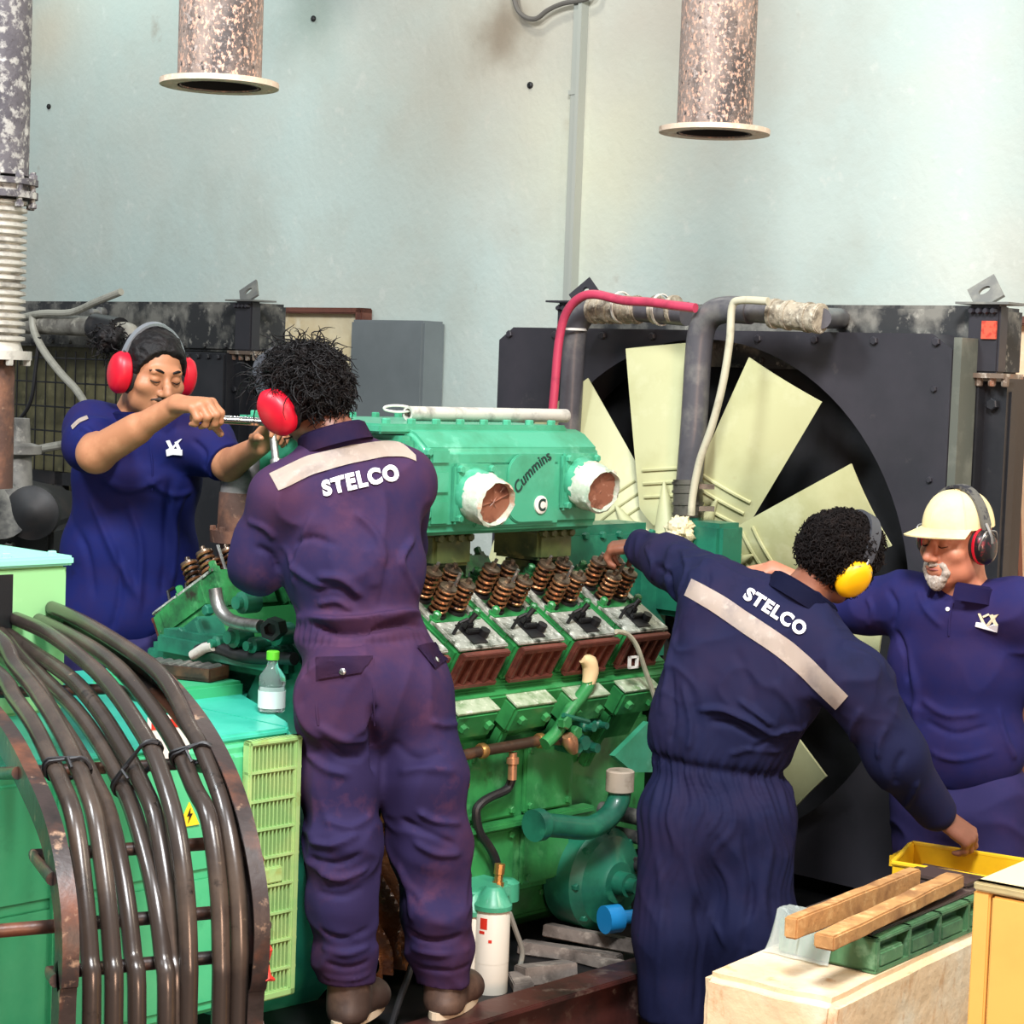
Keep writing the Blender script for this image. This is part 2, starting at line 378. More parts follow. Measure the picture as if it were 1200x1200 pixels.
# ------------------------------------------------------------------ exhaust pipes
def hanging(px, pyb, Y, r, rf, lb):
    c = J(px, pyb, Y); t = thing('exhaust_pipe', lb, 'pipe', c, 'hanging exhaust pipes')
    g = G(); g.lathe(c, ZX, [(0, r * .93), (0, r), (1.6, r), (3.2, r), (3.2, r * .93), (.0, r * .93)], 48, cap=False)
    part(g, 'pipe', m_pipe, t)
    g = G(); g.lathe(c, ZX, [(.004, r * .925), (1.0, r * .9), (1.001, .0)], 40, cap=False); part(g, 'sooty_bore', mat('soot', '#0b0a0a', .9), t)
    g = G(); g.lathe(c, ZX, [(0, r * .95), (0, rf), (.016, rf), (.016, r * .99), (.0, r * .95)], 48, cap=False)
    for k in range(8):
        an = 2 * PI * k / 8 + .3
        g.lathe(c + V((math.cos(an), math.sin(an), 0)) * (r + rf) / 2 - ZX * .001, ZX, [(0, .009), (.003, .009)], 10)
    part(g, 'flange', m_flange, t)
hanging(257, 102, 6.0, .121, .172, 'wide rusty exhaust pipe hanging above the left man')
hanging(837, 157, 6.6, .121, .177, 'sooty exhaust pipe hanging above the big fan')

# flaking stack with bellows at the left edge (depth of the neighbouring set)
YS = 7.0
c = J(-8, 215, YS); sc = YS / FPX
t = thing('exhaust_stack', 'flaking grey exhaust stack with flexible bellows at left edge', 'pipe', J(-8, 470, YS))
g = G(); zb = J(-8, 205, YS).z; g.lathe(V((c.x, c.y, zb)), ZX, [(0, .118), (2.6, .118)], 40); part(g, 'pipe', m_stack, t)
g = G(); zf = J(-8, 232, YS).z
g.lathe(V((c.x, c.y, zf)), ZX, [(0, .11), (0, .15), (.022, .15), (.022, .12), (.045, .12), (.045, .15), (.065, .15), (.065, .1)], 40)
for k in range(10):
    an = 2 * PI * k / 10; p = V((c.x + .135 * math.cos(an), c.y + .135 * math.sin(an), zf - .02)); g.cyl(p, p + ZX * .11, .01, seg=8); g.bolt(p, -ZX, .016, .012); g.bolt(p + ZX * .09, ZX, .016, .012)
part(g, 'flange', m_stack, t)
zl = J(-8, 400, YS).z
prof = []; nb = 19
for k in range(nb):
    z = (zf - zl) * k / nb; d = (zf - zl) / nb
    prof += [(z, .095), (z + d * .25, .116), (z + d * .65, .116), (z + d * .9, .095)]
g = G(); g.lathe(V((c.x, c.y, zl)), ZX, prof, 40); part(g, 'bellows', m_white_metal, t)
g = G(); g.lathe(V((c.x, c.y, zl - .06)), ZX, [(0, .1), (0, .14), (.03, .14), (.03, .11), (.06, .1)], 36)
for k in range(8):
    an = 2 * PI * k / 8; p = V((c.x + .127 * math.cos(an), c.y + .127 * math.sin(an), zl - .06)); g.bolt(p, -ZX, .014, .02)
part(g, 'lower_flange', m_white_metal, t)
g = G(); g.lathe(V((c.x, c.y, zl - .5)), ZX, [(0, .085), (.44, .085)], 32); part(g, 'lower_pipe', m_rust, t)
# ------------------------------------------------------------------ radiators
RZ, RR = 1.19, .85
def radiator(v0, lb, shroud):
    R = EF(0, v0, 0)
    t = thing('radiator', lb, 'radiator', R(5.7, 0, .1), 'generator set radiators')
    g = G(); g.hexa(R, 5.72, 5.86, -.93, .95, .2, 1.95)
    core = part(g, 'core', m_core if shroud else mat('yellowed_core', '#6a6444', .7, spots=[('#3a3a2c', 3, .42, .68), ('#8c8560', 9, .55, .75)], bump=(40, .3, .004)), t)
    g = G(); g.hexa(R, 5.66, 5.9, -.72 if shroud else -1.0, .97, 1.95, 2.165, .012)
    for k in range(11): g.bolt(R(5.66, -.6 + k * .145, 1.975), -AX, .012, .012)
    part(g, 'top_tank', m_dusty, t)
    g = G(); g.hexa(R, 5.6, 5.92, -1.02, 1.02, .1, .22, .01); part(g, 'bottom_tank', m_black, t)
    for s in (-1, 1):
        c_ = (1.0 if shroud else 1.03) if s > 0 else (-.71 if shroud else -1.03); k_ = c_ - s * 1.03
        g = G()
        g.hexa(R, 5.6, 5.64, (s * .99 + k_) - .03, (s * .99 + k_) + .03, .2, 1.95); g.hexa(R, 5.6, 5.9, (s * 1.02 + k_) - .006, (s * 1.02 + k_) + .006, .2, 1.95)
        g.hexa(R, 5.64, 5.68, (s * 1.06 + k_) - .04, (s * 1.06 + k_) + .04, .2, 1.93); g.hexa(R, 5.66, 5.70, (s * 1.1 + k_) - .006, (s * 1.1 + k_) + .006, .2, 1.9)
        for k in range(7): g.bolt(R(5.6, (s * .995 + k_), .35 + k * .24), -AX, .013, .012)
        g.bolt(R(5.63, (s * 1.06 + k_), 1.86), -AX, .02, .014)
        part(g, 'side_column', m_black, t)
        g = G(); g.hexa(R, 5.58, 5.70, (s * 1.04 + k_) - .085, (s * 1.04 + k_) + .08, 1.94, 1.955)
        for k in range(4): g.bolt(R(5.6, (s * 1.04 + k_) - .06 + k * .045, 1.94), -ZX, .012, .025)
        part(g, 'corner_plate', mat('rusty_plate', '#6a5a4c', .6, spots=[('#8d5a40', 20, .5, .65), ('#b3aa9c', 40, .55, .7)]), t)
        g = G(); x0, x1 = c_ - .055, c_ + .055
        g.hexa(R, 5.6, 5.655, x0, x1, 1.955, 2.165, .006)
        for k in range(4): g.bolt(R(5.6, x0 + .018 + k * .025, 2.145), -AX, .01, .02)
        part(g, 'corner_post', m_shroud, t)
        # lifting bracket: flat foot and a tilted plate with an eye
        g = G(); g.hexa(R, 5.57, 5.70, x0 - .03, x1 + .045, 2.165, 2.172)
        o = R(5.64, c_, 2.17); up = (ZX * .66 - NX * s * .62 + AX * .4).normalized()
        sd = NX - AX * .0; sd = (sd - up * sd.dot(up)).normalized()
        ring = []; ins = []
        for k in range(24):
            an = 2 * PI * k / 24; c_, s_ = math.cos(an), math.sin(an)
            q = max(abs(c_), abs(s_)); sx, sy = c_ / q, s_ / q
            ring.append((sx * .047, .045 + sy * .05)); ins.append((c_ * .02, .055 + s_ * .013))
        nn = sd.cross(up)
        rings = [[o + sd * x + up * y + nn * d for x, y in rg] for rg, d in ((ins, 0), (ring, 0), (ring, .01), (ins, .01), (ins, 0))]
        g.loft(rings, cap=False)
        part(g, 'lifting_bracket', m_shroud if s < 0 else mat('bracket_grey', '#6b6c68', .5, spots=[('#8a8a80', 10, .5, .7)]), t)
    if shroud:
        g = G(); N = 96; rc = []; rr_ = []
        for k in range(N):
            an = 2 * PI * k / N; c_, s_ = math.cos(an), math.sin(an)
            q = max(abs(c_) / .955, abs(s_) / .885); rr_.append((c_ / q, 1.185 + s_ / q)); rc.append((c_ * RR, RZ + s_ * RR))
        rings = [[R(u, y, z) for y, z in rg] for rg, u in ((rr_, 5.62), (rr_, 5.5), (rc, 5.5), (rc, 5.66))]
        g.loft(rings, cap=False)
        for k in range(9): g.bolt(R(5.5, -.9 + k * .225, 2.045), -AX, .014, .012)
        for k in range(6): g.bolt(R(5.5, .9, .5 + k * .28), -AX, .01, .01)
        part(g, 'fan_shroud', m_shroud, t)
        g = G(); g.hexa(R, 5.505, 5.6, .957, .985, .3, 2.06)
        part(g, 'shroud_side', mat('side_grey', '#55584f', .55, spots=[('#77796d', 6, .45, .7)]), t)
        g = G(); q = uvz(on_u(1151, 376, 5.595)); g.hexa(E, 5.592, 5.601, q.y, q.y + .05, q.z - .055, q.z)
        part(g, 'label', mat('red_label', '#d2553c', .5, spots=[('#b03a2a', 60, .5, .6)]), t, 'small red square label')
    else:
        g = G(); g.hexa(R, 5.55, 5.63, .42, .98, .3, 1.945, .01)
        for k in range(8): g.bolt(R(5.55, .45 + k * .07, 1.925), -AX, .012, .012)
        for k in range(3): g.bolt(R(5.55, .52, 1.1 + k * .3), -AX, .014, .012)
        part(g, 'black_panel', m_black, t)
        g = G()
        for k in range(18): g.tube([R(5.6, -.98 + k * .08, .3), R(5.6, -.98 + k * .08, 1.93)], .004, 6)
        for k in range(14): g.tube([R(5.6, -1.0, .4 + k * .115), R(5.6, .42, .4 + k * .115)], .004, 6)
        g.hexa(R, 5.58, 5.62, -1, .42, 1.3, 1.36); g.hexa(R, 5.58, 5.62, -.3, -.24, .3, 1.36)
        part(g, 'wire_guard', m_dark, t)
        g = G(); pp = [on_u(x, y, 5.5) for x, y in ((10, 379), (60, 380), (112, 383), (128, 386))]; g.tube(pp, [.048, .048, .046, .05], 18); part(g, 'coolant_pipe', mat('weathered_pipe', '#8b877d', .55, spots=[('#5f5a52', 9, .45, .65), ('#b9b3a4', 20, .55, .7)]), t)
        g = G(); g.tube([on_u(112, 383, 5.5), on_u(140, 388, 5.5)], .062, 18); part(g, 'rubber_sleeve', m_rubber, t)
        g = G(); g.tube([R(5.5, .25, 2.03), R(5.5, .36, 2.03), R(5.48, .42, 2.0), R(5.48, .43, 1.9)], .035, 14, sub=3); part(g, 'outlet_elbow', mat('pale_elbow', '#a39c8e', .5), t)
        for (a, b) in ((-.05, 2.11), (.02, 2.0), (-.16, 2.03)):
            g = G(); g.lathe(R(5.66, a, b), -AX, [(0, .028), (.03, .028), (.035, .018), (.07, .018), (.075, .01)], 12); part(g, 'sensor', m_steel, t)
    return t
radiator(0, 'black radiator with large pale fan in its round shroud', True)
radiator(-3.59, 'dusty black radiator behind the man at left, without a fan', False)

# ------------------------------------------------------------------ fan
FC = E(5.4, 0, RZ)
t = thing('radiator_fan', 'pale cream ten-bladed cooling fan inside the black shroud', 'fan', FC)
g = G(); g.lathe(FC - AX * .05, AX, [(0, .07), (.0, .15), (.03, .19), (.09, .19), (.1, .1)], 40); part(g, 'hub', m_dark, t)
def blade_g(an):
    rd = NX * math.cos(an) + ZX * math.sin(an); tg = -NX * math.sin(an) + ZX * math.cos(an)
    g = G()
    def f(s, q):
        r = .225 + .605 * s; ch = (.215 + .07 * s) * (1 if s > .09 else .62 + 4.2 * s)
        pt = math.radians(27 - 12 * s); x = (q - .5) * ch
        return FC + rd * (r - .0 * abs(q - .5)) + tg * x * math.cos(pt) + AX * (-x * math.sin(pt) - .018 * (1 - (2 * q - 1) ** 2) * (1 - .3 * s))
    g.grid(f, 20, 10, .008)
    # clamped root cone and moulded ribs
    up = -AX
    g.lathe(FC + rd * .17 - AX * .03, (rd - AX * .02), [(0, .03), (0, .055), (.03, .055), (.03, .044), (.1, .03), (.2, .004)], 18)
    for k in range(3):
        s = .16 + .075 * k; pts = []
        for j in range(9):
            q = .12 + .76 * j / 8; p = f(s, q) - AX * .004; pts.append(p)
        g.tube(pts, .006, 6)
    return g
for k in range(10):
    part(blade_g(math.radians(24.5 + 36 * k)), 'blade', m_blade, t)

# ------------------------------------------------------------------ coolant hoses in front of the shroud
UP = 5.3
def up_(px, py, u=UP): return on_u(px, py, u)
t = thing('coolant_hose', 'thick grey coolant pipe rising from the engine and bending right along the radiator top', 'pipe', up_(808, 590))
g = G(); g.tube([up_(*p) for p in ((806, 585), (813, 500), (818, 420), (822, 388), (832, 370), (850, 363), (880, 364))], .044, 20, sub=6)
g.tube([up_(*p) for p in ((875, 364), (920, 368), (960, 373))], .036, 18); g.tube([up_(962, 373), on_u(985, 373, 5.66)], .033, 16)
part(g, 'pipe', m_grey_pipe, t)
g = G(); g.tube([up_(905, 367), up_(963, 374)], .044, 20)
for x in (908, 925, 948, 960): g.tube([up_(x - 2, 367 + (x - 905) * .11), up_(x + 2, 367 + (x - 901) * .11)], .048, 18)
part(g, 'wrapped_joint', mat('dirty_wrap', '#a59a86', .7, spots=[('#6d6456', 22, .45, .62), ('#c9c0ac', 60, .52, .7)], bump=(40, .6, .01)), t)
g = G(); g.tube([up_(806, 606), up_(806, 562)], .049, 20)
for y in (566, 576, 590, 602): g.tube([up_(806, y - 1.5), up_(806, y + 1.5)], .053, 20)
for y in (570, 596): g.hexa(lambda a, b, c, y=y: up_(826, y, UP - .02) + V((a, b, c)), -.02, .03, -.015, .015, -.008, .008)
part(g, 'clamp', mat('clamp_steel', '#6b675e', .4, metal=.6, spots=[('#3a3630', 18, .5, .65)]), t)
t = thing('coolant_hose', 'grey coolant pipe at the left of the shroud, bending right under the red hose', 'pipe', up_(668, 500, 5.36))
g = G(); g.tube([up_(x, y, 5.36) for x, y in ((664, 560), (669, 470), (673, 400), (680, 375), (695, 363), (720, 361), (805, 368))], .04, 20, sub=6); part(g, 'pipe', m_grey_pipe, t)
g = G(); g.tube([up_(x, y, 5.36) for x, y in ((694, 363), (750, 363))], .046, 20)
for x in (697, 706, 716, 726, 735, 746, 770, 790): g.tube([up_(x - 2, 363, 5.36), up_(x + 2, 363, 5.36)], .049, 18)
part(g, 'wrapped_joint', MATS['dirty_wrap'], t)
g = G(); g.tube([up_(x, y, 5.24) for x, y in ((646, 500), (650, 455), (655, 400), (663, 368), (678, 350), (697, 345), (730, 352), (760, 354), (790, 358), (815, 361))], .0155, 12, sub=6)
single(g, 'red_hose', m_redhose, 'thin red hose tied over the left coolant pipe', 'hose')
for px, py in ((670, 386), (728, 360), (775, 363)):
    g = G(); q = up_(px, py, 5.345)
    for s in (-1,):
        ax = V((0, 0, 1)) if px < 700 else NX
        g.lathe(q - ax * .004, ax, [(0, .05), (0, .0545), (.008, .0545), (.008, .05), (0, .05)], 20, cap=False)
    single(g, 'cable_tie', m_white, {670: 'white tie low on the left coolant pipe beside the red hose', 728: 'white tie around red hose, nearer the left bracket', 775: 'white tie around red hose, nearer the middle bend'}[px], 'cable tie', 'white ties on the red hose')
g = G(); g.tube([up_(x, y, 5.2) for x, y in ((900, 353), (868, 352), (858, 360), (855, 400), (847, 450), (834, 500), (820, 540), (812, 580), (810, 604))], .0125, 12, sub=6)
single(g, 'plastic_tube', m_cable_cream, 'thin cream tube drooping in front of the fan beside the thick pipe', 'tube')

# ------------------------------------------------------------------ neighbouring set at the left edge
YN = 7.6
q0 = J(30, 640, YN)
t = thing('generator_engine', 'oily dark engine of the neighbouring set at the left edge below the stack', 'engine', V((q0.x, q0.y, .3)))
def NB(px, py, dy=0): return J(px, py, YN + dy)
g = G(); a, b = NB(-90, 700), NB(62, 618); f = frame(V((a.x, YN, 0)), (1, 0, 0), (0, 1, 0), ZX)
g.prism(lambda d, x, z: f(x, d, z), [(0, .3), (b.x - a.x, .3), (b.x - a.x, b.z), (b.x - a.x - .12, b.z + .1), (0, b.z + .16)], 0, .8, .02); part(g, 'block', m_dark, t)
g = G(); c = NB(24, 540); g.lathe(V((c.x, YN - .06, c.z)), ZX, [(-.22, .05), (-.2, .09), (-.1, .09), (-.09, .06), (.02, .055), (.03, .09), (.06, .09), (.07, .05), (.16, .045)], 20); part(g, 'valve_body', mat('dirty_grey', '#7d7a74', .55, spots=[('#4a4845', 8, .45, .65), ('#aaa59b', 18, .58, .72)]), t)
g = G(); c = NB(48, 598); g.lathe(V((c.x, YN - .1, c.z)), (0, -1, 0), [(0, .1), (.05, .1), (.055, .08), (.08, .03)], 28); part(g, 'cover', m_dark, t)
g = G(); c = NB(4, 600); g.lathe(V((c.x, YN - .1, c.z)), (.4, -1, .3), [(-.05, .07), (.05, .07), (.055, .11), (.08, .11), (.085, .03)], 24); part(g, 'flange', m_dusty, t)
for px, py in ((12, 640), (32, 622), (20, 655)):
    g = G(); g.bolt(NB(px, py, -.06), (0, -1, 0), .02, .04); part(g, 'bolt', m_steel, t)
def lhose(pts, r, m, lb, nm='hose', u=5.45):
    g = G(); g.tube([on_u(x, y, u) for x, y in pts], r, 10, sub=5); single(g, nm, m, lb, 'hose')
m_ph = mat('pale_hose', '#a5a294', .5, spots=[('#7d7a6e', 10, .5, .7)])
lhose([(38, 368), (40, 388), (52, 412), (72, 438), (88, 455), (98, 470), (102, 480)], .018, m_ph, 'pale hose curving down in front of the wire guard at left')
lhose([(26, 372), (50, 367), (84, 366), (112, 354), (142, 342)], .016, m_ph, 'pale hose running up along the dusty tank top at left')
lhose([(0, 562), (10, 548), (24, 534), (48, 526), (82, 520)], .02, m_ph, 'low pale hose reaching from the left edge to the man in blue')
lhose([(46, 395), (42, 430), (36, 470), (22, 492), (8, 498)], .009, m_rubber, 'thin black hose hanging in front of the wire guard')
# ------------------------------------------------------------------ base skid
t = thing('base_frame', 'oily dark red steel base frame under the green engine', 'frame', E(4.1, 0, 0))
for s in (-1, 1):
    g = G(); g.hexa(E, 2.1, 6.3, s * .80 - .055, s * .80 + .055, .285, .3, .003); g.hexa(E, 2.1, 6.3, s * .80 - .055, s * .80 + .055, 0, .018, .003); g.hexa(E, 2.1, 6.3, s * .80 - .01, s * .80 + .01, .01, .29)
    for k in range(7): g.hexa(E, 2.5 + k * .58, 2.512 + k * .58, s * .80 - .05, s * .80 + .05, .015, .287)
    g.bm.faces.ensure_lookup_table()
    part(g, 'side_rail', mat('oily_rail', '#4a2622', .42, spots=[('#241615', 4, .42, .62), ('#6b5a50', 9, .58, .72), ('#8a7c70', 30, .64, .78)], bump=(30, .2, .005)), t)
for u in (2.3, 3.3, 4.4, 5.2, 6.1):
    g = G(); g.hexa(E, u - .06, u + .06, -.79, .79, .06, .222, .004); part(g, 'cross_member', m_maroon, t)
g = G(); g.hexa(E, 2.2, 5.9, -.79, .79, .225, .238); part(g, 'drip_pan', m_dark, t)

# ------------------------------------------------------------------ engine
CZ = .6
def BK(s):
    return lambda u, o, w: E(u, s * (o * .866 + w * .5), CZ + w * .866 - o * .5)
BR, BL = BK(1), BK(-1)
eng = thing('diesel_engine', 'green V-shaped diesel engine with opened cylinder heads and valve springs', 'engine', E(4.2, 0, .3))
HU = [(3.806 - .195 + .2295 * k, 3.806 + .2295 * k) for k in range(5)]

g = G()
g.hexa(E, 3.5, 4.47, -.40, .40, .43, .88, .02); g.hexa(E, 4.45, 4.9, -.32, .32, .43, .88, .02)
for s in (1, -1):
    B = BK(s)
    g.prism(lambda a, b, c, B=B: B(a, b, c), [(-.17, .2), (.17, .2), (.17, .50), (.20, .52), (.20, .60), (.165, .60), (.165, .62), (-.165, .62), (-.165, .5)], 3.58, 4.8, .006)
    for k in range(5):
        a, b = HU[k]; g.hexa(B, a + .01, b - .02, .16, .25, .505, .592, .008)
        g.hexa(B, a + .02, a + .05, .2, .235, .30, .5, .006)
        for q in (.25, .75): g.bolt(B(a + (b - a) * q, .25, .55), B(0, 1, 0) - B(0, 0, 0), .014, .014)
# side wall ribs, covers and panel seams
for k in range(4):
    u = 3.52 + .236 * k
    g.hexa(E, u, u + .2, .40, .418, .66, .86, .006); g.hexa(E, u, u + .2, .40, .418, .455, .63, .006)
    for q in ((.02, .68), (.18, .68), (.02, .84), (.18, .84), (.02, .475), (.18, .475), (.02, .61), (.18, .61)): g.bolt(E(u + q[0], .418, q[1]), NX, .011, .01)
g.hexa(E, 3.55, 4.5, .40, .45, .635, .655, .005)
part(g, 'engine_block', m_green, eng)
g = G(); g.prism(lambda a, b, c: E(a, b, c), [(-.36, .43), (.36, .43), (.33, .33), (.24, .27), (-.24, .27), (-.33, .33)], 3.55, 4.75, .01)
for k in range(9): g.bolt(E(3.6 + k * .13, .352, .40), NX, .01, .01)
part(g, 'oil_pan', mat('pan_green', '#2c8a42', .4, spots=[('#1f5a2e', 4, .45, .65), ('#274a2a', 10, .58, .75)], coat=.3), eng)
# pale gasket strips on the ledge tops
for B, nm in ((BR, 0), (BL, 1)):
    for k in range(5):
        a, b = HU[k]; g = G(); g.hexa(B, a + .012, b - .022, .168, .247, .592, .597); part(g, 'gasket_ledge', m_gasket, eng)

# cylinder heads, one with everything then copies
def coil(g, c, ax, R, h, n, r):
    x = ax.orthogonal().normalized(); y = ax.cross(x); pts = []
    for i in range(n * 12 + 1):
        an = 2 * PI * i / 12; pts.append(c + ax * (h * i / (n * 12)) + (x * math.cos(an) + y * math.sin(an)) * R)
    g.tube(pts, r, 6)
def make_head(B, s, a, b):
    g = G()
    g.hexa(B, a, b, -.165, .163, .622, .742, .008)
    g.hexa(B, a - .006, a + .02, -.1, .12, .66, .742, .008)
    for q in ((.02, -.14), (.175, -.14), (.02, .03), (.175, .03), (.1, -.15)):
        g.lathe(B(a + q[0], q[1], .742), B(0, 0, 1) - B(0, 0, 0), [(0, .018), (.012, .018), (.012, .012), (.03, .012), (.034, .007)], 6)
    h = part(g, 'cylinder_head', mat('head_green', '#2f8446', .36, spots=[('#1b4a2a', 6, .44, .6), ('#57a868', 11, .58, .72), ('#2a2a1c', 9, .56, .68), ('#8f9a80', 40, .66, .74)], bump=(50, .2, .004), coat=.2), eng)
    g = G()
    g.hexa(B, a + .004, b - .004, .045, .165, .742, .752, .003)
    g.hexa(B, a + .004, a + .03, -.15, .045, .742, .75); g.hexa(B, b - .03, b - .004, -.15, .045, .742, .75)
    part(g, 'machined_face', m_head, h)
    g = G(); g.hexa(B, a + .065, b - .075, .065, .15, .7525, .756); g.hexa(B, a + .075, a + .1, .075, .1, .756, .782, .004); g.hexa(B, a + .07, a + .12, .1, .115, .756, .77, .003)
    g.cyl(B(a + .085, .087, .77), B(a + .1, .087, .805), .008); g.cyl(B(a + .125, .12, .755), B(a + .125, .12, .775), .014)
    g.tube([B(a + .03, .1, .752), B(a + .035, .1, .79), B(a + .06, .1, .8)], .005, 6)
    part(g, 'injector_clamp', m_dark, h)
    g = G(); g.hexa(B, a + .012, b - .006, .163, .168, .635, .735)
    for k in range(5):
        u = a + .018 + k * .0395; g.hexa(B, u - .006, u + .008, .166, .182, .64, .73, .003)
    g.hexa(B, a + .012, b - .006, .166, .184, .725, .742, .002); g.hexa(B, a + .012, b - .006, .166, .184, .628, .642, .002)
    part(g, 'exhaust_ports', m_port, h)
    return h
def make_spring(B, u, o, h):
    ax = (B(0, 0, 1) - B(0, 0, 0)).normalized(); c = B(u, o, .742); g = G()
    g.mi = 0; coil(g, c + ax * .008, ax, .0225, .08, 5, .0044)
    g.mi = 1; g.lathe(c, ax, [(0, .03), (.008, .028), (.008, .0165), (.085, .0165)], 14)
    g.mi = 0; g.mi = 2; g.lathe(c + ax * .084, ax, [(0, .012), (0, .025), (.008, .025), (.011, .016), (.011, .009), (.024, .007), (.025, .003)], 16)
    return part(g, 'valve_spring', [m_spring, m_dark, mat('oiled_cap', '#6b5a4a', .3, metal=.6, spots=[('#2e2620', 20, .5, .65), ('#b09678', 40, .6, .72)])], h)
SPOT = ((.055, .018), (.06, -.055), (.135, .01), (.14, -.06))
for B, s in ((BR, 1), (BL, -1)):
    h0 = None
    for k in range(5):
        a, b = HU[k]
        if h0 is None:
            h0 = make_head(B, s, a, b)
            for du, o in SPOT: make_spring(B, a + du, o - .02, h0)
            g = G()
            for du, o, hh in ((.1, -.02, .12), (.095, -.1, .1), (.16, -.11, .07)):
                p = B(a + du, o, .742); ax = (B(0, 0, 1) - B(0, 0, 0)).normalized(); g.tube([p, p + ax * hh], .005, 6); g.bolt(p + ax * .01, ax, .012, .012)
            part(g, 'push_rod', m_steel, h0)
        else:
            h = copy_part(h0, eng, AX * (a - HU[0][0]))
            for ch in list(h0.children): copy_part(ch, h)

# valley floor and oily clutter between the banks
g = G(); g.hexa(E, 3.6, 4.85, -.26, .26, 1.0, 1.06, .01); g.hexa(E, 3.6, 4.85, .2, .245, 1.1, 1.2, .01); g.hexa(E, 3.6, 4.85, -.245, -.2, 1.1, 1.2, .01)
part(g, 'valley_cover', mat('oily_maroon', '#3a2224', .4, spots=[('#5a3a38', 6, .5, .7), ('#1c1214', 5, .55, .75)], coat=.3), eng)
g = G()
rnd = random.Random(3)
for k in range(9):
    u = 3.8 + k * .12; p = E(u, .12 + .05 * rnd.random(), 1.2)
    g.tube([p, p + V((.01, .0, .06)), p + V((.03 + .03 * rnd.random(), -.02, .09)), p + V((.09, -.03, .05 + .04 * rnd.random()))], .011, 8, sub=3); g.bolt(p + ZX * .04, ZX, .018, .02)
part(g, 'fuel_lines', m_dark, eng)

# aftercooler housing on top with two taped outlets
ac0, ac1, av, az0, az1 = 3.86, 4.575, .35, 1.452, 1.742
g = G()
g.prism(lambda a, b, c: E(a, b, c), [(-.35, az0 + .02), (-.33, az0), (.33, az0), (av, az0 + .02), (av, az1 - .055), (av - .055, az1 - .012), (.26, az1), (-.26, az1), (-.295, az1 - .012), (-.35, az1 - .06)], ac0, ac1, .012, 3)
body = part(g, 'aftercooler_housing', m_green2, eng)
g = G()
g.hexa(E, ac0 - .10, ac1 - .06, -.33, .27, az1 - .015, az1 + .012, .006)
for k in range(8): g.bolt(E(ac0 - .06 + k * .095, .25, az1 + .012), ZX, .013, .014); g.bolt(E(ac0 - .06 + k * .095, -.3, az1 + .012), ZX, .013, .014)
part(g, 'top_flange', m_green2, body)
g = G()   # end panel and raised panels of the side
g.hexa(E, ac0 - .045, ac0 + .01, -.3, .3, az0 + .03, az1 - .02, .012)
for a, b in ((az0 + .03, az0 + .1), (az0 + .115, az0 + .18), (az0 + .195, az1 - .05)): g.hexa(E, ac0 + .012, ac0 + .085, av - .01, av + .008, a, b, .006)
g.hexa(E, ac0 + .19, ac0 + .535, av - .01, av + .006, az0 + .02, az1 - .09, .006)
for z in (az0 + .06, az0 + .15, az0 + .23): g.bolt(E(ac0 + .004, av, z), NX, .012, .012)
for k in range(4): g.bolt(E(ac0 - .045, -.2 + .13 * k, az1 - .04), -AX, .011, .01)
part(g, 'side_panel', m_green2, body)
# raised rounded plaque with script name and round badge
qa, qb = uvz(on_v(598, 590, av)), uvz(on_v(640, 535, av))
def pf(x, y, d): return E(qa.x + x, av + .006 + d, qa.z + y)
g = G()
pl = []
for k in range(9): an = PI / 2 + PI / 2 * k / 8; pl.append((.055 + .06 * math.cos(an), .085 + .055 * math.sin(an)))
for k in range(9): an = PI + PI / 2 * k / 8; pl.append((.055 + .06 * math.cos(an), .0 + .055 * math.sin(an)))
pl += [(.19, -.055), (.19, .14)]
g.prism(lambda d, y, z: pf(y - .02, z, d), pl, -.002, .007, .003)
part(g, 'plaque', m_green2, body)
A, Bp = uvz(on_v(600, 574, av)), uvz(on_v(640, 532, av))
dx, dz = Bp.x - A.x, Bp.z - A.z; ln = math.hypot(dx, dz)
def cf(x, y, d):
    s = x / ln; bow = .010 * (1 - (2 * s) ** 2)
    px = (A.x + Bp.x) / 2 + dx * s - dz / ln * (y + bow); pz = (A.z + Bp.z) / 2 + dz * s + dx / ln * (y + bow)
    return E(px, av + .0125 + d, pz)
part(text_part('Cummins', cf, ln, .034, .003, bold=.01), 'lettering', m_ink, body)
q = uvz(on_v(629, 591, av))
g = G(); g.lathe(E(q.x, av + .006, q.z), NX, [(0, .026), (.012, .026), (.014, .022)], 24); bd = part(g, 'badge', m_white, body)
part(text_part('C', lambda x, y, d: E(q.x + x, av + .0195 + d, q.z + y), .03, .036, .002, bold=.03), 'emblem', m_ink, body)
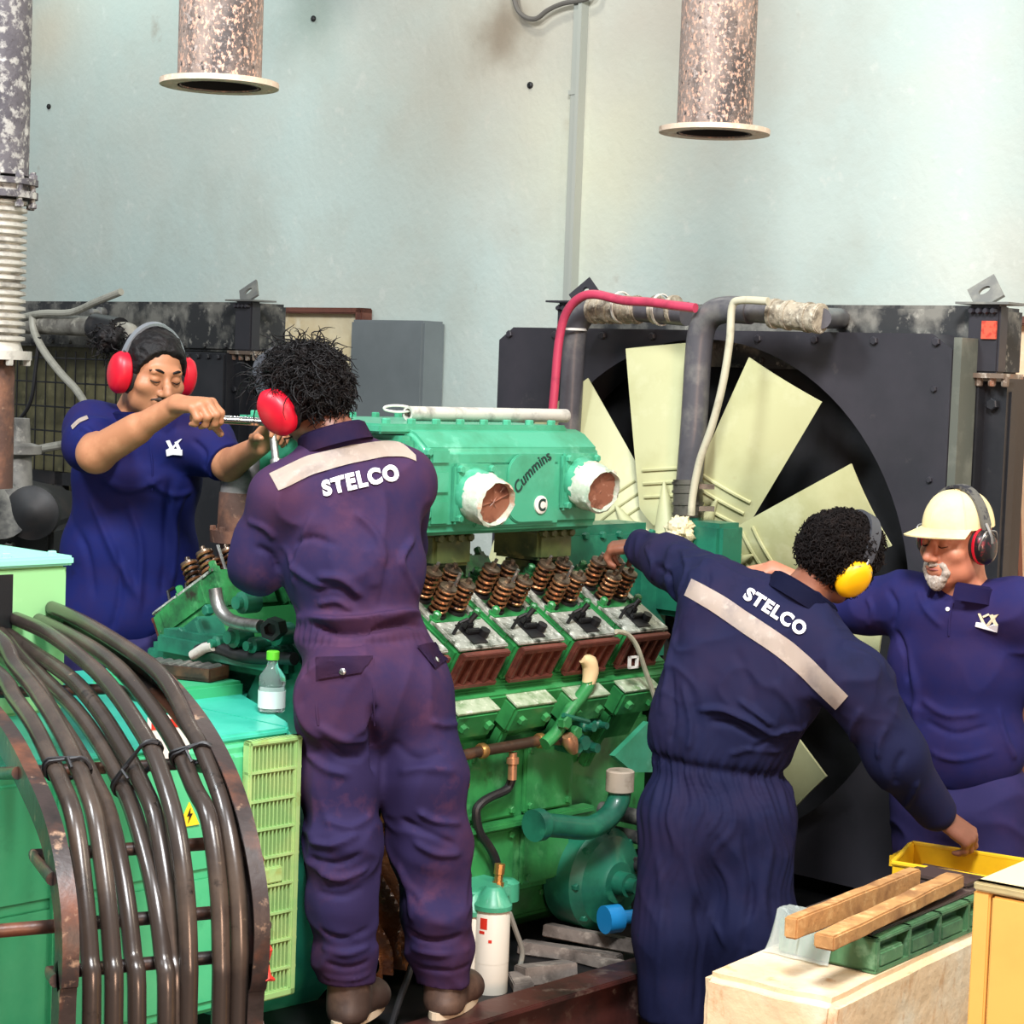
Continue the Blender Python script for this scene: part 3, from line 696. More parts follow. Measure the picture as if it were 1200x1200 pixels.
# outlets
for px, py in ((551, 577), (676, 563)):
    c = on_v(px, py, av); ax = (NX + ZX * -.22 - AX * .08).normalized()
    g = G(); q = uvz(c); g.hexa(E, q.x - .075, q.x + .075, av - .005, av + .02, q.z - .085, q.z + .08, .008)
    g.lathe(c, ax, [(0, .072), (.05, .07), (.05, .062), (.08, .06)], 32)
    for a, b in ((-.06, .065), (.06, .065), (-.06, -.07), (.06, -.07)): g.bolt(c + AX * a + ZX * b + NX * .02, NX, .011, .01)
    ol = part(g, 'outlet', m_green2, body)
    g = G(); prof = [(.035, .067), (.04, .071), (.07, .070), (.09, .066), (.112, .066), (.117, .06), (.1, .056), (.05, .05), (.04, .0)]
    g.lathe(c, ax, prof, 32)
    for v in g.bm.verts:
        d = v.co - c; v.co += d.cross(ax) * .0 + V((random.gauss(0, .0016), random.gauss(0, .0016), random.gauss(0, .0016)))
    part(g, 'tape_wrap', m_tape, ol)
    g = G(); g.lathe(c, ax, [(.1, .056), (.092, .03), (.097, 0)], 24); 
    for v in g.bm.verts: v.co += ax * random.gauss(0, .004)
    part(g, 'plastic_cover', mat('brown_wrap', '#8a5a45', .3, spots=[('#5c3628', 14, .5, .65), ('#cda08a', 30, .58, .7)]), ol)
# connectors carrying the housing
for px in (523, 643):
    p = uvz(on_v(px, 640, .26)); g = G()
    g.hexa(E, p.x - .075, p.x + .075, .1, .29, 1.36, 1.452, .01); g.hexa(E, p.x - .05, p.x + .05, .12, .25, 1.14, 1.37, .015)
    for k in range(4): g.bolt(E(p.x - .06 + .04 * k, .29, 1.44), NX, .012, .012)
    part(g, 'intake_connector', m_olive, eng)
    g = G(); g.hexa(E, p.x - .06, p.x + .06, -.29, -.12, 1.14, 1.452, .015); part(g, 'intake_connector', m_olive, eng)

# ------------------------------------------------------------------ right-hand side plumbing
def sv(px, py, v): return on_v(px, py, v)
g = G(); pts = [sv(x, y, .47) for x, y in ((505, 895), (540, 886), (566, 880), (600, 874), (640, 867), (665, 868))]
g.tube(pts, .0155, 12, sub=3); fr = part(g, 'fuel_hose', mat('oily_hose', '#3a2a20', .4, spots=[('#6b4a33', 12, .5, .7)]), eng)
for p in ((565, 880), (633, 868)):
    g = G(); q = sv(p[0], p[1], .47); d = (sv(p[0] + 6, p[1] - 1, .47) - q).normalized(); g.lathe(q - d * .012, d, [(0, .019), (.006, .022), (.018, .022), (.024, .019)], 14); part(g, 'hose_clamp', m_brass, fr)
g = G(); a, b = sv(601, 882, .47), sv(600, 916, .47); g.lathe(a, b - a, [(0, .012), (.012, .012), (.014, .018), (.03, .018), (.032, .013), (.075, .013)], 12); part(g, 'drain_valve', m_copper, eng)
g = G(); g.tube([sv(x, y, .45) for x, y in ((600, 912), (594, 925), (575, 934), (563, 942), (558, 952), (562, 975), (572, 990), (580, 1005), (584, 1022))], .0125, 10, sub=4); part(g, 'rubber_hose', m_rubber, eng)
g = G(); a, b = sv(583, 1042, .5), sv(586, 1012, .5); g.lathe(a, b - a, [(0, .017), (.02, .017), (.02, .012), (.04, .012), (.042, .015), (.07, .015)], 10); part(g, 'brass_fitting', m_brass, eng)
g = G(); g.tube([sv(x, y, .5) for x, y in ((638, 872), (652, 858), (668, 832), (688, 806), (689, 797))], .019, 14, sub=4)
for q in ((660, 846), (672, 858)): g.bolt(sv(q[0], q[1], .52), NX, .02, .02)
tb = part(g, 'breather_tube', m_green, eng)
g = G(); g.tube([sv(x, y, .5) for x, y in ((689, 803), (692, 788), (690, 776), (682, 772))], [.018, .024, .024, .012], 12, sub=3); part(g, 'taped_end', mat('cream_tape', '#e2c795', .6), tb, 'cream taped end')
g = G()
for px, py, r in ((662, 866, .03), (672, 848, .018), (676, 872, .02), (687, 846, .014), (655, 872, .02)):
    g.lathe(sv(px, py, .43), NX, [(0, r), (.05, r), (.055, r * .7), (.08, r * .7)], 10)
g.tube([sv(660, 838, .53), sv(690, 846, .53)], .007, 8)
part(g, 'valve_cluster', m_greendk, eng)
g = G(); a, b = sv(665, 862, .53), sv(673, 882, .53); g.lathe(a, b - a, [(0, .016), (.02, .024), (.04, .02), (.06, .012)], 10); part(g, 'copper_valve', m_copper, eng)
g = G(); g.tube([sv(x, y, .53) for x, y in ((722, 740), (735, 743), (746, 757), (756, 785), (764, 808), (768, 822))], .0075, 8, sub=4); ct = part(g, 'dip_tube', m_cable_cream, eng)
g = G(); q = sv(742, 776, .53)
for a, b, c, d in ((-.02, .02, .012, .018), (-.02, .02, -.018, -.012), (-.02, -.013, -.018, .018), (.013, .02, -.018, .018)): g.hexa(lambda x, y, z: q + AX * x + ZX * y + NX * z, a, b, c, d, -.004, .004)
part(g, 'clip', m_white, ct)

# front gear housing, pumps and the big green elbow
g = G(); g.hexa(E, 4.9, 5.05, -.42, .36, .35, 1.0, .02); part(g, 'gear_housing', mat('oily_shaded_green', '#122019', .4, spots=[('#1d3a2c', 5, .52, .72)]), eng)  # near-black green puts the dark shade of this area into the colour
g = G(); g.tube([sv(x, y, .56) for x, y in ((634, 966), (655, 968), (690, 970), (712, 958), (724, 940), (727, 922))], .033, 18, sub=6)
g.lathe(sv(634, 966, .56) , AX, [(-.03, .045), (0, .045), (.0, .036), (.02, .034)], 18)
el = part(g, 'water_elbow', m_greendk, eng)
g = G(); a, b = sv(726, 928, .56), sv(727, 900, .56); g.lathe(a, b - a, [(0, .036), (.004, .041), (.06, .041), (.064, .036)], 20); part(g, 'pale_coupling', mat('coupling_beige', '#b3a390', .7, spots=[('#7a6a58', 14, .5, .7)]), el)
c = sv(716, 1032, .5)
g = G(); g.lathe(c, NX, [(-.14, .1), (-.13, .15), (-.03, .152), (.0, .13), (.02, .07), (.03, .06)], 36); g.lathe(c + NX * .02, NX, [(0, .035), (.05, .035), (.05, .022), (.08, .022)], 18)
for k in range(8): an = 2 * PI * k / 8; g.bolt(c + (AX * math.cos(an) + ZX * math.sin(an)) * .138 - NX * .02, NX, .011, .014)
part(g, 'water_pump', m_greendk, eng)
g = G(); c2 = sv(708, 1078, .6); g.lathe(c2, (AX + NX * .3), [(0, .0), (0, .04), (.05, .04), (.05, .02), (.10, .02), (.10, 0)], 20); part(g, 'blue_plug', m_blue, eng, 'bright blue plastic plug')
for px, py, r in ((727, 1010, .026), (735, 955, .024), (732, 978, .02)):
    g = G(); g.lathe(sv(px, py, .45), NX, [(-.1, r), (.06, r), (.06, r * .6), (.09, r * .6)], 12); part(g, 'side_fitting', m_dusty, eng)
g = G(); pp = [sv(*q, .52) for q in ((720, 886), (760, 846), (775, 905), (742, 905))]; g.loft([[p for p in pp], [p - NX * .02 for p in pp]]); part(g, 'green_bracket', m_green2, eng)
g = G(); g.lathe(E(5.1, 0, .98), AX, [(0, .2), (.04, .2), (.05, .17), (.07, .17), (.08, .2), (.12, .2), (.12, .1), (.2, .1)], 36); part(g, 'fan_drive_pulley', m_dark, eng)
g = G(); g.lathe(E(5.1, .05, .6), AX, [(0, .16), (.05, .16), (.06, .13), (.09, .13), (.1, .16), (.14, .16)], 36); part(g, 'crank_pulley', m_dark, eng)
# thermostat housing below the clamp and crossover duct
q = uvz(on_u(822, 632, 5.2))
g = G(); g.hexa(E, 5.14, 5.27, q.y - .02, q.y + .12, q.z - .1, q.z + .06, .015); g.hexa(E, 5.05, 5.3, q.y - .14, q.y + .13, q.z - .24, q.z - .09, .02)
g.lathe(up_(806, 612), ZX, [(-.08, .06), (-.01, .06), (.0, .05), (.02, .045)], 20)
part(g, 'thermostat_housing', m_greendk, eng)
q = uvz(on_v(705, 632, .1))
g = G(); g.hexa(E, 4.6, 5.1, -.02, .16, q.z - .1, q.z + .05, .03); g.hexa(E, 4.95, 5.12, -.1, .2, 1.0, q.z, .02)
for k in range(6): g.bolt(E(4.66 + k * .08, .16, q.z + .02), NX, .012, .012)
part(g, 'crossover_duct', m_greendk, eng)

# spin-on oil filters
q = sv(574, 1168, .56); top = sv(574, 1064, .56); qz = top.z
def ofilter(c, lb):
    g = G(); h = .245; z0 = max(c.z, .2); c = V((c.x, c.y, z0))
    g.lathe(c, ZX, [(0, .02), (0, .04), (.012, .047), (.1, .047), (.1, .0475), (.23, .0475), (.24, .044), (.245, .03)], 32)
    f = part(g, 'oil_filter', mat('filter_white', '#d9d3c4', .4), eng)
    g = G()
    fx = lambda an, z, r: c + (V((0, -1, 0)) * math.cos(an) + V((1, 0, 0)) * math.sin(an)) * r + ZX * z
    for a0, a1, z0_, z1_ in ((-.75, -.3, .195, .225), (-.8, -.45, .182, .19), (-.2, .0, .16, .168)):
        g.grid(lambda s, t_: fx(a0 + (a1 - a0) * s, z0_ + (z1_ - z0_) * t_, .0482), 4, 2, .001)
    part(g, 'red_print', m_redpaint, f)
    g = G(); g.lathe(c + ZX * .243, ZX, [(0, .052), (.012, .052), (.02, .045), (.05, .03), (.06, .02)], 20)
    part(g, 'filter_head', m_green2, f)
ofilter(q, ''); ofilter(sv(550, 1180, .50), '')
g = G(); p = sv(566, 1046, .5); qq = uvz(p); g.hexa(E, qq.x - .14, qq.x + .1, .34, .52, qq.z - .03, qq.z + .02, .012)
g.lathe(sv(594, 1042, .46), ZX, [(-.03, .035), (.02, .035), (.03, .02)], 14)
part(g, 'filter_bracket', m_green2, eng)
g = G(); g.tube([sv(x, y, .5) for x, y in ((597, 1070), (604, 1090), (612, 1115), (608, 1135), (600, 1145))], .0075, 8, sub=4); part(g, 'drain_hose', mat('grey_tube', '#8d8a80', .4), eng)

# ------------------------------------------------------------------ left bank end, flywheel housing, exhaust elbow
FE = 3.56
def sf(px, py, u=FE): return on_u(px, py, u)
g = G(); g.lathe(E(3.254, 0, .56), AX, [(0, .38), (.02, .445), (.3, .455), (.32, .43)], 48)
for k in range(20): an = PI * k / 19; g.bolt(E(3.274, .43 * math.cos(an), .56 + .43 * math.sin(an)), -AX, .013, .012)
part(g, 'flywheel_housing', mat('housing_teal', '#35b592', .38, spots=[('#249475', 4, .45, .7), ('#5fd0b0', 9, .56, .76)], coat=.2), eng)
g = G()
g.hexa(E, 3.54, 3.6, -.45, .45, .9, 1.1, .02)
for s in (1, -1): g.prism(lambda a, b, c, s=s: BK(s)(a, b, c), [(-.17, .2), (.2, .25), (.22, .6), (-.16, .61)], 3.5, 3.6, .012)
for q in ((215, 742), (228, 765), (262, 772), (245, 715), (300, 755), (330, 760)): g.bolt(sf(q[0], q[1], 3.5), -AX, .016, .016)
for k in range(4): g.hexa(BL, 3.48, 3.52, -.12 + k * .085, -.085 + k * .085, .3, .58, .008)
part(g, 'rear_cover', m_greendk, eng)
g = G(); g.tube([sf(x, y, 3.42) for x, y in ((252, 690), (256, 710), (266, 724), (282, 731), (306, 734))], .018, 14, sub=4); part(g, 'steel_elbow', m_steel, eng)
g = G(); q = sf(320, 737, 3.42); g.lathe(q, (NX * .5 - AX), [(-.03, .03), (.02, .03), (.02, .018), (.0, .016)], 6); part(g, 'union_nut', m_dark, eng)
g = G(); g.tube([sf(x, y, 3.46) for x, y in ((232, 763), (246, 758), (258, 760), (290, 770), (345, 772))], .017, 12, sub=4); part(g, 'rubber_hose', m_rubber, eng)
g = G(); g.tube([sf(x, y, 3.44) for x, y in ((226, 768), (240, 759), (250, 757))], .014, 12); part(g, 'hose_end', m_white_metal, eng)
g = G()
for px, py, r in ((290, 745, .03), (312, 755, .022), (340, 742, .03), (270, 752, .02), (300, 705, .03)): g.lathe(sf(px, py, 3.5), -AX, [(0, r), (.05, r), (.055, r * .6), (.07, r * .6)], 12)
g.hexa(E, 3.46, 3.56, -.3, .25, 1.08, 1.16, .02)
part(g, 'rear_fittings', m_greendk, eng)
ex = lambda px, py: on_v(px, py, -.42)
g = G(); g.tube([ex(x, y) for x, y in ((284, 720), (282, 650), (282, 610), (284, 578))], .068, 24, sub=4); xp = part(g, 'exhaust_elbow', m_rust, eng)
g = G(); g.tube([ex(x, y) for x, y in ((283, 592), (286, 565), (296, 545), (318, 530), (350, 522))], .066, 24, sub=5); part(g, 'upper_bend', mat('ash_grey_pipe', '#6f6a68', .4, metal=.4, spots=[('#a39c96', 7, .5, .7), ('#5a463c', 12, .55, .75)]), xp)
g = G(); q = ex(282, 628); g.lathe(q, ZX, [(-.018, .07), (-.018, .09), (.018, .09), (.018, .07)], 28)
for k in range(8): an = 2 * PI * k / 8 + .2; g.bolt(q + V((math.cos(an), math.sin(an), 0)) * .082 + ZX * .018, ZX, .01, .012); 
part(g, 'clamp_ring', m_rust, xp)

# brown plastic sheet wrapped on the starter side, seen behind the legs
q0 = uvz(on_v(455, 1160, .5)); q1 = uvz(on_v(545, 930, .5))
g = G()
def wrapf(s, q):
    u = q0.x - .03 + (q1.x - q0.x + .06) * s
    return E(u, .47 + .035 * math.sin(17 * s + 5 * q) * math.sin(11 * q + 3 * s) + .02 * math.sin(41 * s + 23 * q), .32 + (q1.z - .3) * q)
g.grid(wrapf, 40, 50, .004)
single(g, 'plastic_sheet', mat('brown_plastic', '#5d3a22', .15, spots=[('#8d5a33', 5, .46, .65), ('#2a1b14', 4, .5, .7), ('#b98a63', 18, .62, .72)], bump=(14, .8, .02), coat=.6), 'crumpled brown plastic sheet wrapped on the engine side behind the standing man', 'plastic sheet')

# ------------------------------------------------------------------ things lying on the engine
g = G(); a, b = on_v(478, 480, .02), on_v(663, 491, .02); d = (b - a).normalized(); a.z = b.z = az1 + .012 + .021
g.lathe(a, b - a, [(0, .014), (0, .021), ((b - a).length, .021), ((b - a).length, .015), ((b - a).length - .05, .014)], 20, cap=False)
g.lathe(a, b - a, [(.02, .014), (.021, .0)], 16)
st = thing('steel_pipe', 'short pale steel pipe lying on top of the green housing', 'pipe', (a + b) / 2 - ZX * .021)
part(g, 'tube', m_white_metal, st)
g = G(); rg = [a + V((.02 * math.cos(x) * 2.0 - .03, .01, .012 + .009 * math.sin(x))) for x in [2 * PI * k / 20 for k in range(21)]]; g.tube(rg, .004, 6, cap=False); part(g, 'wire_loop', m_white_metal, st)
def crumple(c, r, seed, fl=.6):
    rd = random.Random(seed); from_n = bpy.data  # noqa
    g = G(); g.ball(c, (r, r, r * fl), seg=36, rings=24)
    from mathutils import noise
    for v in g.bm.verts:
        d = (v.co - V(c)); n = noise.noise(d / r * 2.1 + V((seed, 0, 0))); n2 = noise.noise(d / r * 5.5 + V((0, seed, 0)))
        v.co = V(c) + d * (1 + .38 * n + .24 * n2)
    return g
single(crumple(on_u(797, 624, 5.12), .045, 4, 1.1), 'wiping_rag', mat('rag_cream', '#d8cba4', .9, spots=[('#8a7d58', 16, .5, .65)], bump=(60, .6, .01)), 'crumpled cream rag stuffed beside the thick coolant pipe', 'rag')
# ------------------------------------------------------------------ alternator
t = thing('alternator', 'mint green alternator housing behind the black cables', 'alternator', E(2.7, 0, .3))
g = G()
g.prism(lambda a, b, c: E(a, b, c), [(-.55, .37), (.55, .37), (.55, .985), (.53, 1.012), (.3, 1.02), (-.3, 1.02), (-.53, 1.012), (-.55, .985)], 2.0, 3.252, .012)
body = part(g, 'housing', m_alt, t)
g = G(); g.hexa(E, 2.02, 3.245, -.52, .53, 1.005, 1.024, .006); g.prism(lambda a, b, c: E(b, c, a), [(3.245, -.5), (3.245, .53), (3.30, .46), (3.63, -.27), (3.62, -.5)], .98, 1.024, .004)
part(g, 'top_plate', mat('teal_top', '#37b096', .4, spots=[('#4cc4aa', 4, .45, .7), ('#2a8a76', 8, .62, .8)], coat=.2), body)
g = G()   # louvred intake
l0, l1, lz0, lz1 = 3.085, 3.25, .375, 1.012
for a, b, c, d in ((l0, l0 + .012, lz0, lz1), (l1 - .02, l1, lz0, lz1), (l0, l1, lz0, lz0 + .02), (l0, l1, lz1 - .014, lz1)): g.hexa(E, a, b, .55, .578, c, d, .004)
for k in range(11): u = l0 + .02 + k * .0122; g.hexa(E, u, u + .0038, .556, .572, lz0, lz1)
for k in range(9): z = lz0 + .07 * (k + 1); g.hexa(E, l0, l1, .558, .575, z - .003, z + .003)
g.hexa(E, l0 + .05, l1 - .05, .556, .577, .66, .7, .004)
part(g, 'louvre', m_louvre, body)
g = G(); g.hexa(E, l0 + .01, l1 - .015, .5505, .554, lz0 + .01, lz1 - .01); part(g, 'louvre_backing', m_dark, body)
g = G(); g.hexa(E, 2.05, 3.06, .55, .556, .40, .70, .003); g.hexa(E, 2.05, 3.06, .55, .556, .72, .98, .003); g.hexa(E, 2.55, 2.6, .55, .575, .38, .98, .006)
part(g, 'side_panel', m_alt, body)
q = uvz(on_v(222, 955, .56))
tri = [(-.03, -.026), (.03, -.026), (0, .03)]
g = G(); g.prism(lambda d, y, z: E(q.x + y, .557 + d, q.z + z), tri, 0, .003); sg = part(g, 'warning_sign', mat('sign_yellow', '#f0d02a', .5), body, 'yellow warning triangle')
g = G(); g.prism(lambda d, y, z: E(q.x + y, .560 + d, q.z + z), [(.002, .016), (-.007, -.002), (0, -.002), (-.004, -.018), (.008, .003), (.001, .003)], 0, .002); part(g, 'bolt_symbol', m_dark, sg)
q = uvz(on_v(198, 858, .56)); g = G(); g.hexa(E, q.x - .06, q.x + .06, .557, .56, q.z - .07, q.z + .04); lbp = part(g, 'notice', m_white, body, 'small white notice with red heading')
g = G(); g.hexa(E, q.x - .05, q.x + .05, .56, .562, q.z + .01, q.z + .03); part(g, 'red_heading', m_redpaint, lbp)
# terminal box on the alternator
tb = thing('terminal_box', 'pale green terminal box on top of the alternator at the left edge', 'box', E(2.6, -.1, 1.02))
c1 = uvz(on_z(88, 652, 1.41)); u1, v1 = c1.x, c1.y
g = G(); g.hexa(E, u1 - .9, u1 - .01, v1 - .55, v1 - .015, 1.024, 1.39, .008)
bx = part(g, 'body', mat('box_green', '#8fc888', .45, spots=[('#a5d79c', 4, .5, .7), ('#79b57a', 9, .6, .8)]), tb)
g = G(); g.hexa(E, u1 - .91, u1, v1 - .56, v1, 1.388, 1.412, .006)
for k in range(7): g.bolt(E(u1 - .04 - k * .13, v1 - .04, 1.412), ZX, .012, .01); g.bolt(E(u1 - .04 - k * .13, v1 - .5, 1.412), ZX, .012, .01)
part(g, 'lid', mat('lid_mint', '#8fdcc0', .4), tb)
g = G(); q = uvz(on_v(18, 688, v1)); g.hexa(E, q.x - .3, q.x, v1 - .016, v1 - .01, 1.24, q.z + .03); part(g, 'cable_opening', m_dark, tb)

# ------------------------------------------------------------------ curved cable tray and its cables
ph = math.radians(26); RD = V((math.cos(ph), math.sin(ph), 0))      # rung direction
P4 = J(195, 1200, 3.6)
def inplane(px, py, P0):
    d = ray(px, py); return CAM + d * ((P0 - CAM).dot(RD) / d.dot(RD))
def base_pt(px):      # point on the rung line through the cables at the bottom of the frame
    d = ray(px, 1200); n = V((-RD.y, RD.x, 0)); return CAM + d * ((P4 - CAM).dot(n) / d.dot(n))
tray = thing('cable_tray', 'rusty curved steel ladder tray carrying the black cables', 'cable tray', V((base_pt(180).x, base_pt(180).y, 0)))
BK_ = V((-RD.y, RD.x, 0))
def path(P, pts, extend=True):
    out = [inplane(x, y, P) for x, y in pts]
    if extend: out.append(V((out[-1].x, out[-1].y, .02))); out[-1] += (out[-2] - out[-3]).xy.to_3d() * .3
    return out
railL = [(-90, 790), (-40, 822), (0, 868), (30, 925), (50, 975), (62, 1030), (68, 1085), (68, 1140), (64, 1200)]
railR = [(30, 712), (100, 737), (150, 765), (195, 800), (238, 850), (270, 905), (292, 965), (306, 1030), (311, 1085), (308, 1140), (302, 1200)]
m_tray = mat('tray_steel', '#2e2422', .42, spots=[('#6b3f2a', 5, .48, .66), ('#15110f', 6, .52, .7), ('#a0826a', 22, .62, .74)], bump=(40, .25, .005))
PL, PR = base_pt(64), base_pt(302)
paths = {}
for P, pts, inw in ((PL, railL, 1), (PR, railR, -1)):
    pp, _ = spline(path(P, pts), 6, [0] * 30); paths[inw] = pp
    g = G(); ring = []
    for i, p in enumerate(pp):
        tt = (pp[min(i + 1, len(pp) - 1)] - pp[max(i - 1, 0)]).normalized(); rdv = RD.cross(tt).normalized()     # radial direction
        prof = [(0, .028), (.03 * inw, .028), (.03 * inw, .024), (.004 * inw, .024), (.004 * inw, -.024), (.03 * inw, -.024), (.03 * inw, -.028), (0, -.028)]
        ring.append([p + RD * a + rdv * b for a, b in prof])
    g.loft(ring); part(g, 'side_rail', m_tray, tray)
def at_s(pp, f): return pp[int(f * (len(pp) - 1))]
def nearest(pp, d, z):
    return min(pp, key=lambda p: abs(p.z - z))
for px in (72, 295):
    P = base_pt(px); g = G(); g.hexa(lambda x, y, z: V((P.x, P.y, 0)) + RD * x + BK_ * y + ZX * z, -.012, .012, -.02, .02, 0, .55); part(g, 'support_leg', m_tray, tray)
m_cab = mat('cable_sheath', '#342c27', .27, spots=[('#50443a', 4, .48, .7), ('#1d1815', 15, .62, .7), ('#7d6a55', 26, .68, .78)], bump=(50, .08, .004))
cabs = [
 ([(-60, 745), (0, 792), (18, 819), (39, 849), (57, 885), (72, 918), (87, 960), (98, 1040), (105, 1120), (107, 1200)], 'innermost black cable on the tray, nearest the left rail', 0),
 ([(-60, 706), (0, 750), (18, 780), (42, 810), (63, 843), (84, 882), (99, 918), (112, 960), (124, 1040), (131, 1120), (133, 1200)], 'second black cable from the left rail, tied to the innermost one', 0),
 ([(-60, 720), (0, 765), (39, 798), (66, 840), (92, 880), (113, 918), (131, 960), (148, 1040), (158, 1120), (163, 1200)], 'third black cable from the left rail, half behind its neighbour', .03),
 ([(-60, 700), (0, 742), (27, 771), (57, 801), (90, 834), (120, 876), (142, 918), (159, 960), (180, 1040), (191, 1120), (195, 1200)], 'fourth black cable from the left rail, in the middle of the bundle', 0),
 ([(-60, 706), (0, 738), (45, 768), (87, 798), (120, 837), (150, 885), (170, 924), (184, 960), (198, 1040), (205, 1120), (208, 1200)], 'fifth black cable from the left rail, crossing under at its foot', .025),
 ([(-60, 696), (0, 718), (54, 741), (99, 774), (129, 804), (159, 846), (182, 888), (205, 960), (217, 1040), (221, 1120), (220, 1200)], 'sixth black cable from the left rail, third from the right one', 0),
 ([(-40, 702), (21, 718), (75, 741), (129, 774), (168, 816), (204, 870), (228, 924), (245, 960), (256, 1040), (259, 1120), (258, 1200)], 'seventh black cable from the left rail, second from the right one', 0),
 ([(-30, 688), (15, 697), (81, 721), (144, 757), (192, 795), (222, 850), (238, 880), (262, 945), (276, 1020), (281, 1100), (279, 1200)], 'outermost black cable on the tray, nearest the right rail', 0)]
cpts = []
for pts, lb, back in cabs:
    P = base_pt(pts[-1][0]); pp = path(P, pts)
    if back: pp = [p + BK_ * back * .5 - ZX * 0 for p in pp]
    g = G(); sp, _ = spline(pp, 5, [0] * len(pp)); g.tube(sp, .0172, 16); cpts.append(sp)
    single(g, 'power_cable', m_cab, lb, 'cable', 'black power cables on the tray')
for k, z in enumerate((1.19, 1.12, .99, .88, .81, .66)):
    ends = []
    for q in (1, -1):
        i = min(range(1, len(paths[q]) - 1), key=lambda i: abs(paths[q][i].z - z)); ends.append(paths[q][i])
    back = max([min(c, key=lambda p: abs(p.z - z) + (0 if p.z < 1.25 else .2)).dot(BK_) for c in cpts] + [e.dot(BK_) for e in ends]) + .034
    dn = -.035 if k < 2 else 0
    a, b = [e + BK_ * (back - e.dot(BK_)) + ZX * (z + dn - e.z) for e in ends]
    pts = [ends[0], a, b, ends[1]]
    if k in (0, 3): pts = [a - RD * .42, a, b, ends[1]]
    g = G(); g.tube(pts, .0125, 12); part(g, 'rung', m_tray, tray)
def tie(i, j, px, py, lb):
    a = min(cpts[i], key=lambda p: (p - inplane(px, py, cpts[i][-1])).length); b = min(cpts[j], key=lambda p: (p - a).length)
    k = min(range(len(cpts[i])), key=lambda q: (cpts[i][q] - a).length); tt = (cpts[i][k + 1] - cpts[i][k - 1]).normalized()
    d = (b - a); d = d - tt * d.dot(tt); L = d.length; dn = d.normalized(); nn = dn.cross(tt); g = G(); pts = []
    for q in range(25):
        an = 2 * PI * q / 24; x = math.cos(an); pts.append(a + d * .5 + dn * ((L / 2 + .02) * x) + nn * (.0215 * max(-1, min(1, math.sin(an) * 1.6))) + tt * .01 * x)
    g.tube(pts, .0035, 6, cap=False); pts2 = [p + tt * (.012 - .024 * math.sin(3.1 * n / 24)) for n, p in enumerate(pts)]; g.tube(pts2, .0035, 6, cap=False)
    e = a + d * .5 - nn * .022; g.tube([e, e - nn * .02 + tt * .03, e - nn * .015 + tt * .06], .003, 5)
    single(g, 'cable_tie', m_rubber, lb, 'cable tie', 'dark ties binding the cables')
tie(0, 1, 66, 918, 'dark tie around the two cables nearest the left rail')
tie(3, 5, 150, 900, 'dark tie around the middle cables of the bundle')
tie(6, 7, 215, 893, 'dark tie around the two cables nearest the right rail')
g = G(); q = inplane(303, 1125, PR); g.tube([q - BK_ * .035, q - BK_ * .04 + ZX * .03, q - BK_ * .03 + ZX * .05], [.006, .012, .003], 8); g.tube([q - BK_ * .035, q - BK_ * .045 - ZX * .02, q - BK_ * .03 + RD * .02 - ZX * .03], [.008, .01, .003], 8)
single(g, 'red_ribbon', m_redpaint, 'scrap of red ribbon tied on the right tray rail', 'ribbon')

# socket tray and bottle on the alternator top
q = on_z(208, 792, 1.06); qq = uvz(q)
g = G(); g.hexa(E, qq.x - .12, qq.x + .10, qq.y - .22, qq.y + .16, 1.0, 1.058, .008); part(g, 'adapter_cover', m_alt, body)
fr = frame(V((q.x, q.y, 1.06)), (AX * .35 + NX * .94).normalized(), (AX * .94 - NX * .35).normalized(), ZX)
t = thing('socket_tray', 'open black tray of sockets lying on the alternator top', 'tool tray', V((q.x, q.y, 1.06)))
g = G(); g.hexa(fr, -.13, .13, -.05, .05, 0, .012, .003)
for a, b, c, d in ((-.13, .13, -.05, -.044), (-.13, .13, .044, .05), (-.13, -.124, -.05, .05), (.124, .13, -.05, .05)): g.hexa(fr, a, b, c, d, 0, .035, .002)
part(g, 'case', mat('case_brown', '#2d2420', .5, spots=[('#5a3d2c', 12, .5, .7)]), t)
for k in range(8):
    g = G(); p = fr(-.105 + k * .03, .0, .013); g.lathe(p + fr(0, -.035, .014) - fr(0, 0, 0), fr(0, 1, 0) - fr(0, 0, 0), [(0, .012), (.07, .0135), (.07, .009), (.06, .008)], 12)
    single(g, 'socket', m_steel, 'steel socket in the black tray on the alternator', 'socket', 'sockets in the tray')
q = on_z(318, 834, 1.026); b0 = V((q.x, q.y, 1.026))
t = thing('plastic_bottle', 'small clear plastic bottle with green cap on the alternator', 'bottle', b0)
g = G(); g.lathe(b0, ZX, [(0, .03), (.004, .034), (.06, .034), (.066, .032), (.07, .034), (.09, .033), (.115, .016), (.125, .013), (.135, .013)], 24)
part(g, 'body', mat('clear_pet', '#e8f4f0', .08, trans=.9, ior=1.3), t)
g = G(); g.lathe(b0 + ZX * .133, ZX, [(0, .0165), (.02, .0165), (.022, .014)], 18); part(g, 'cap', mat('cap_green', '#5bb82c', .4), t)
g = G(); g.lathe(b0, ZX, [(.012, .0346), (.012, .0352), (.055, .0352), (.055, .0346)], 24, cap=False); part(g, 'label', mat('label_pale', '#c9d6cf', .6), t)
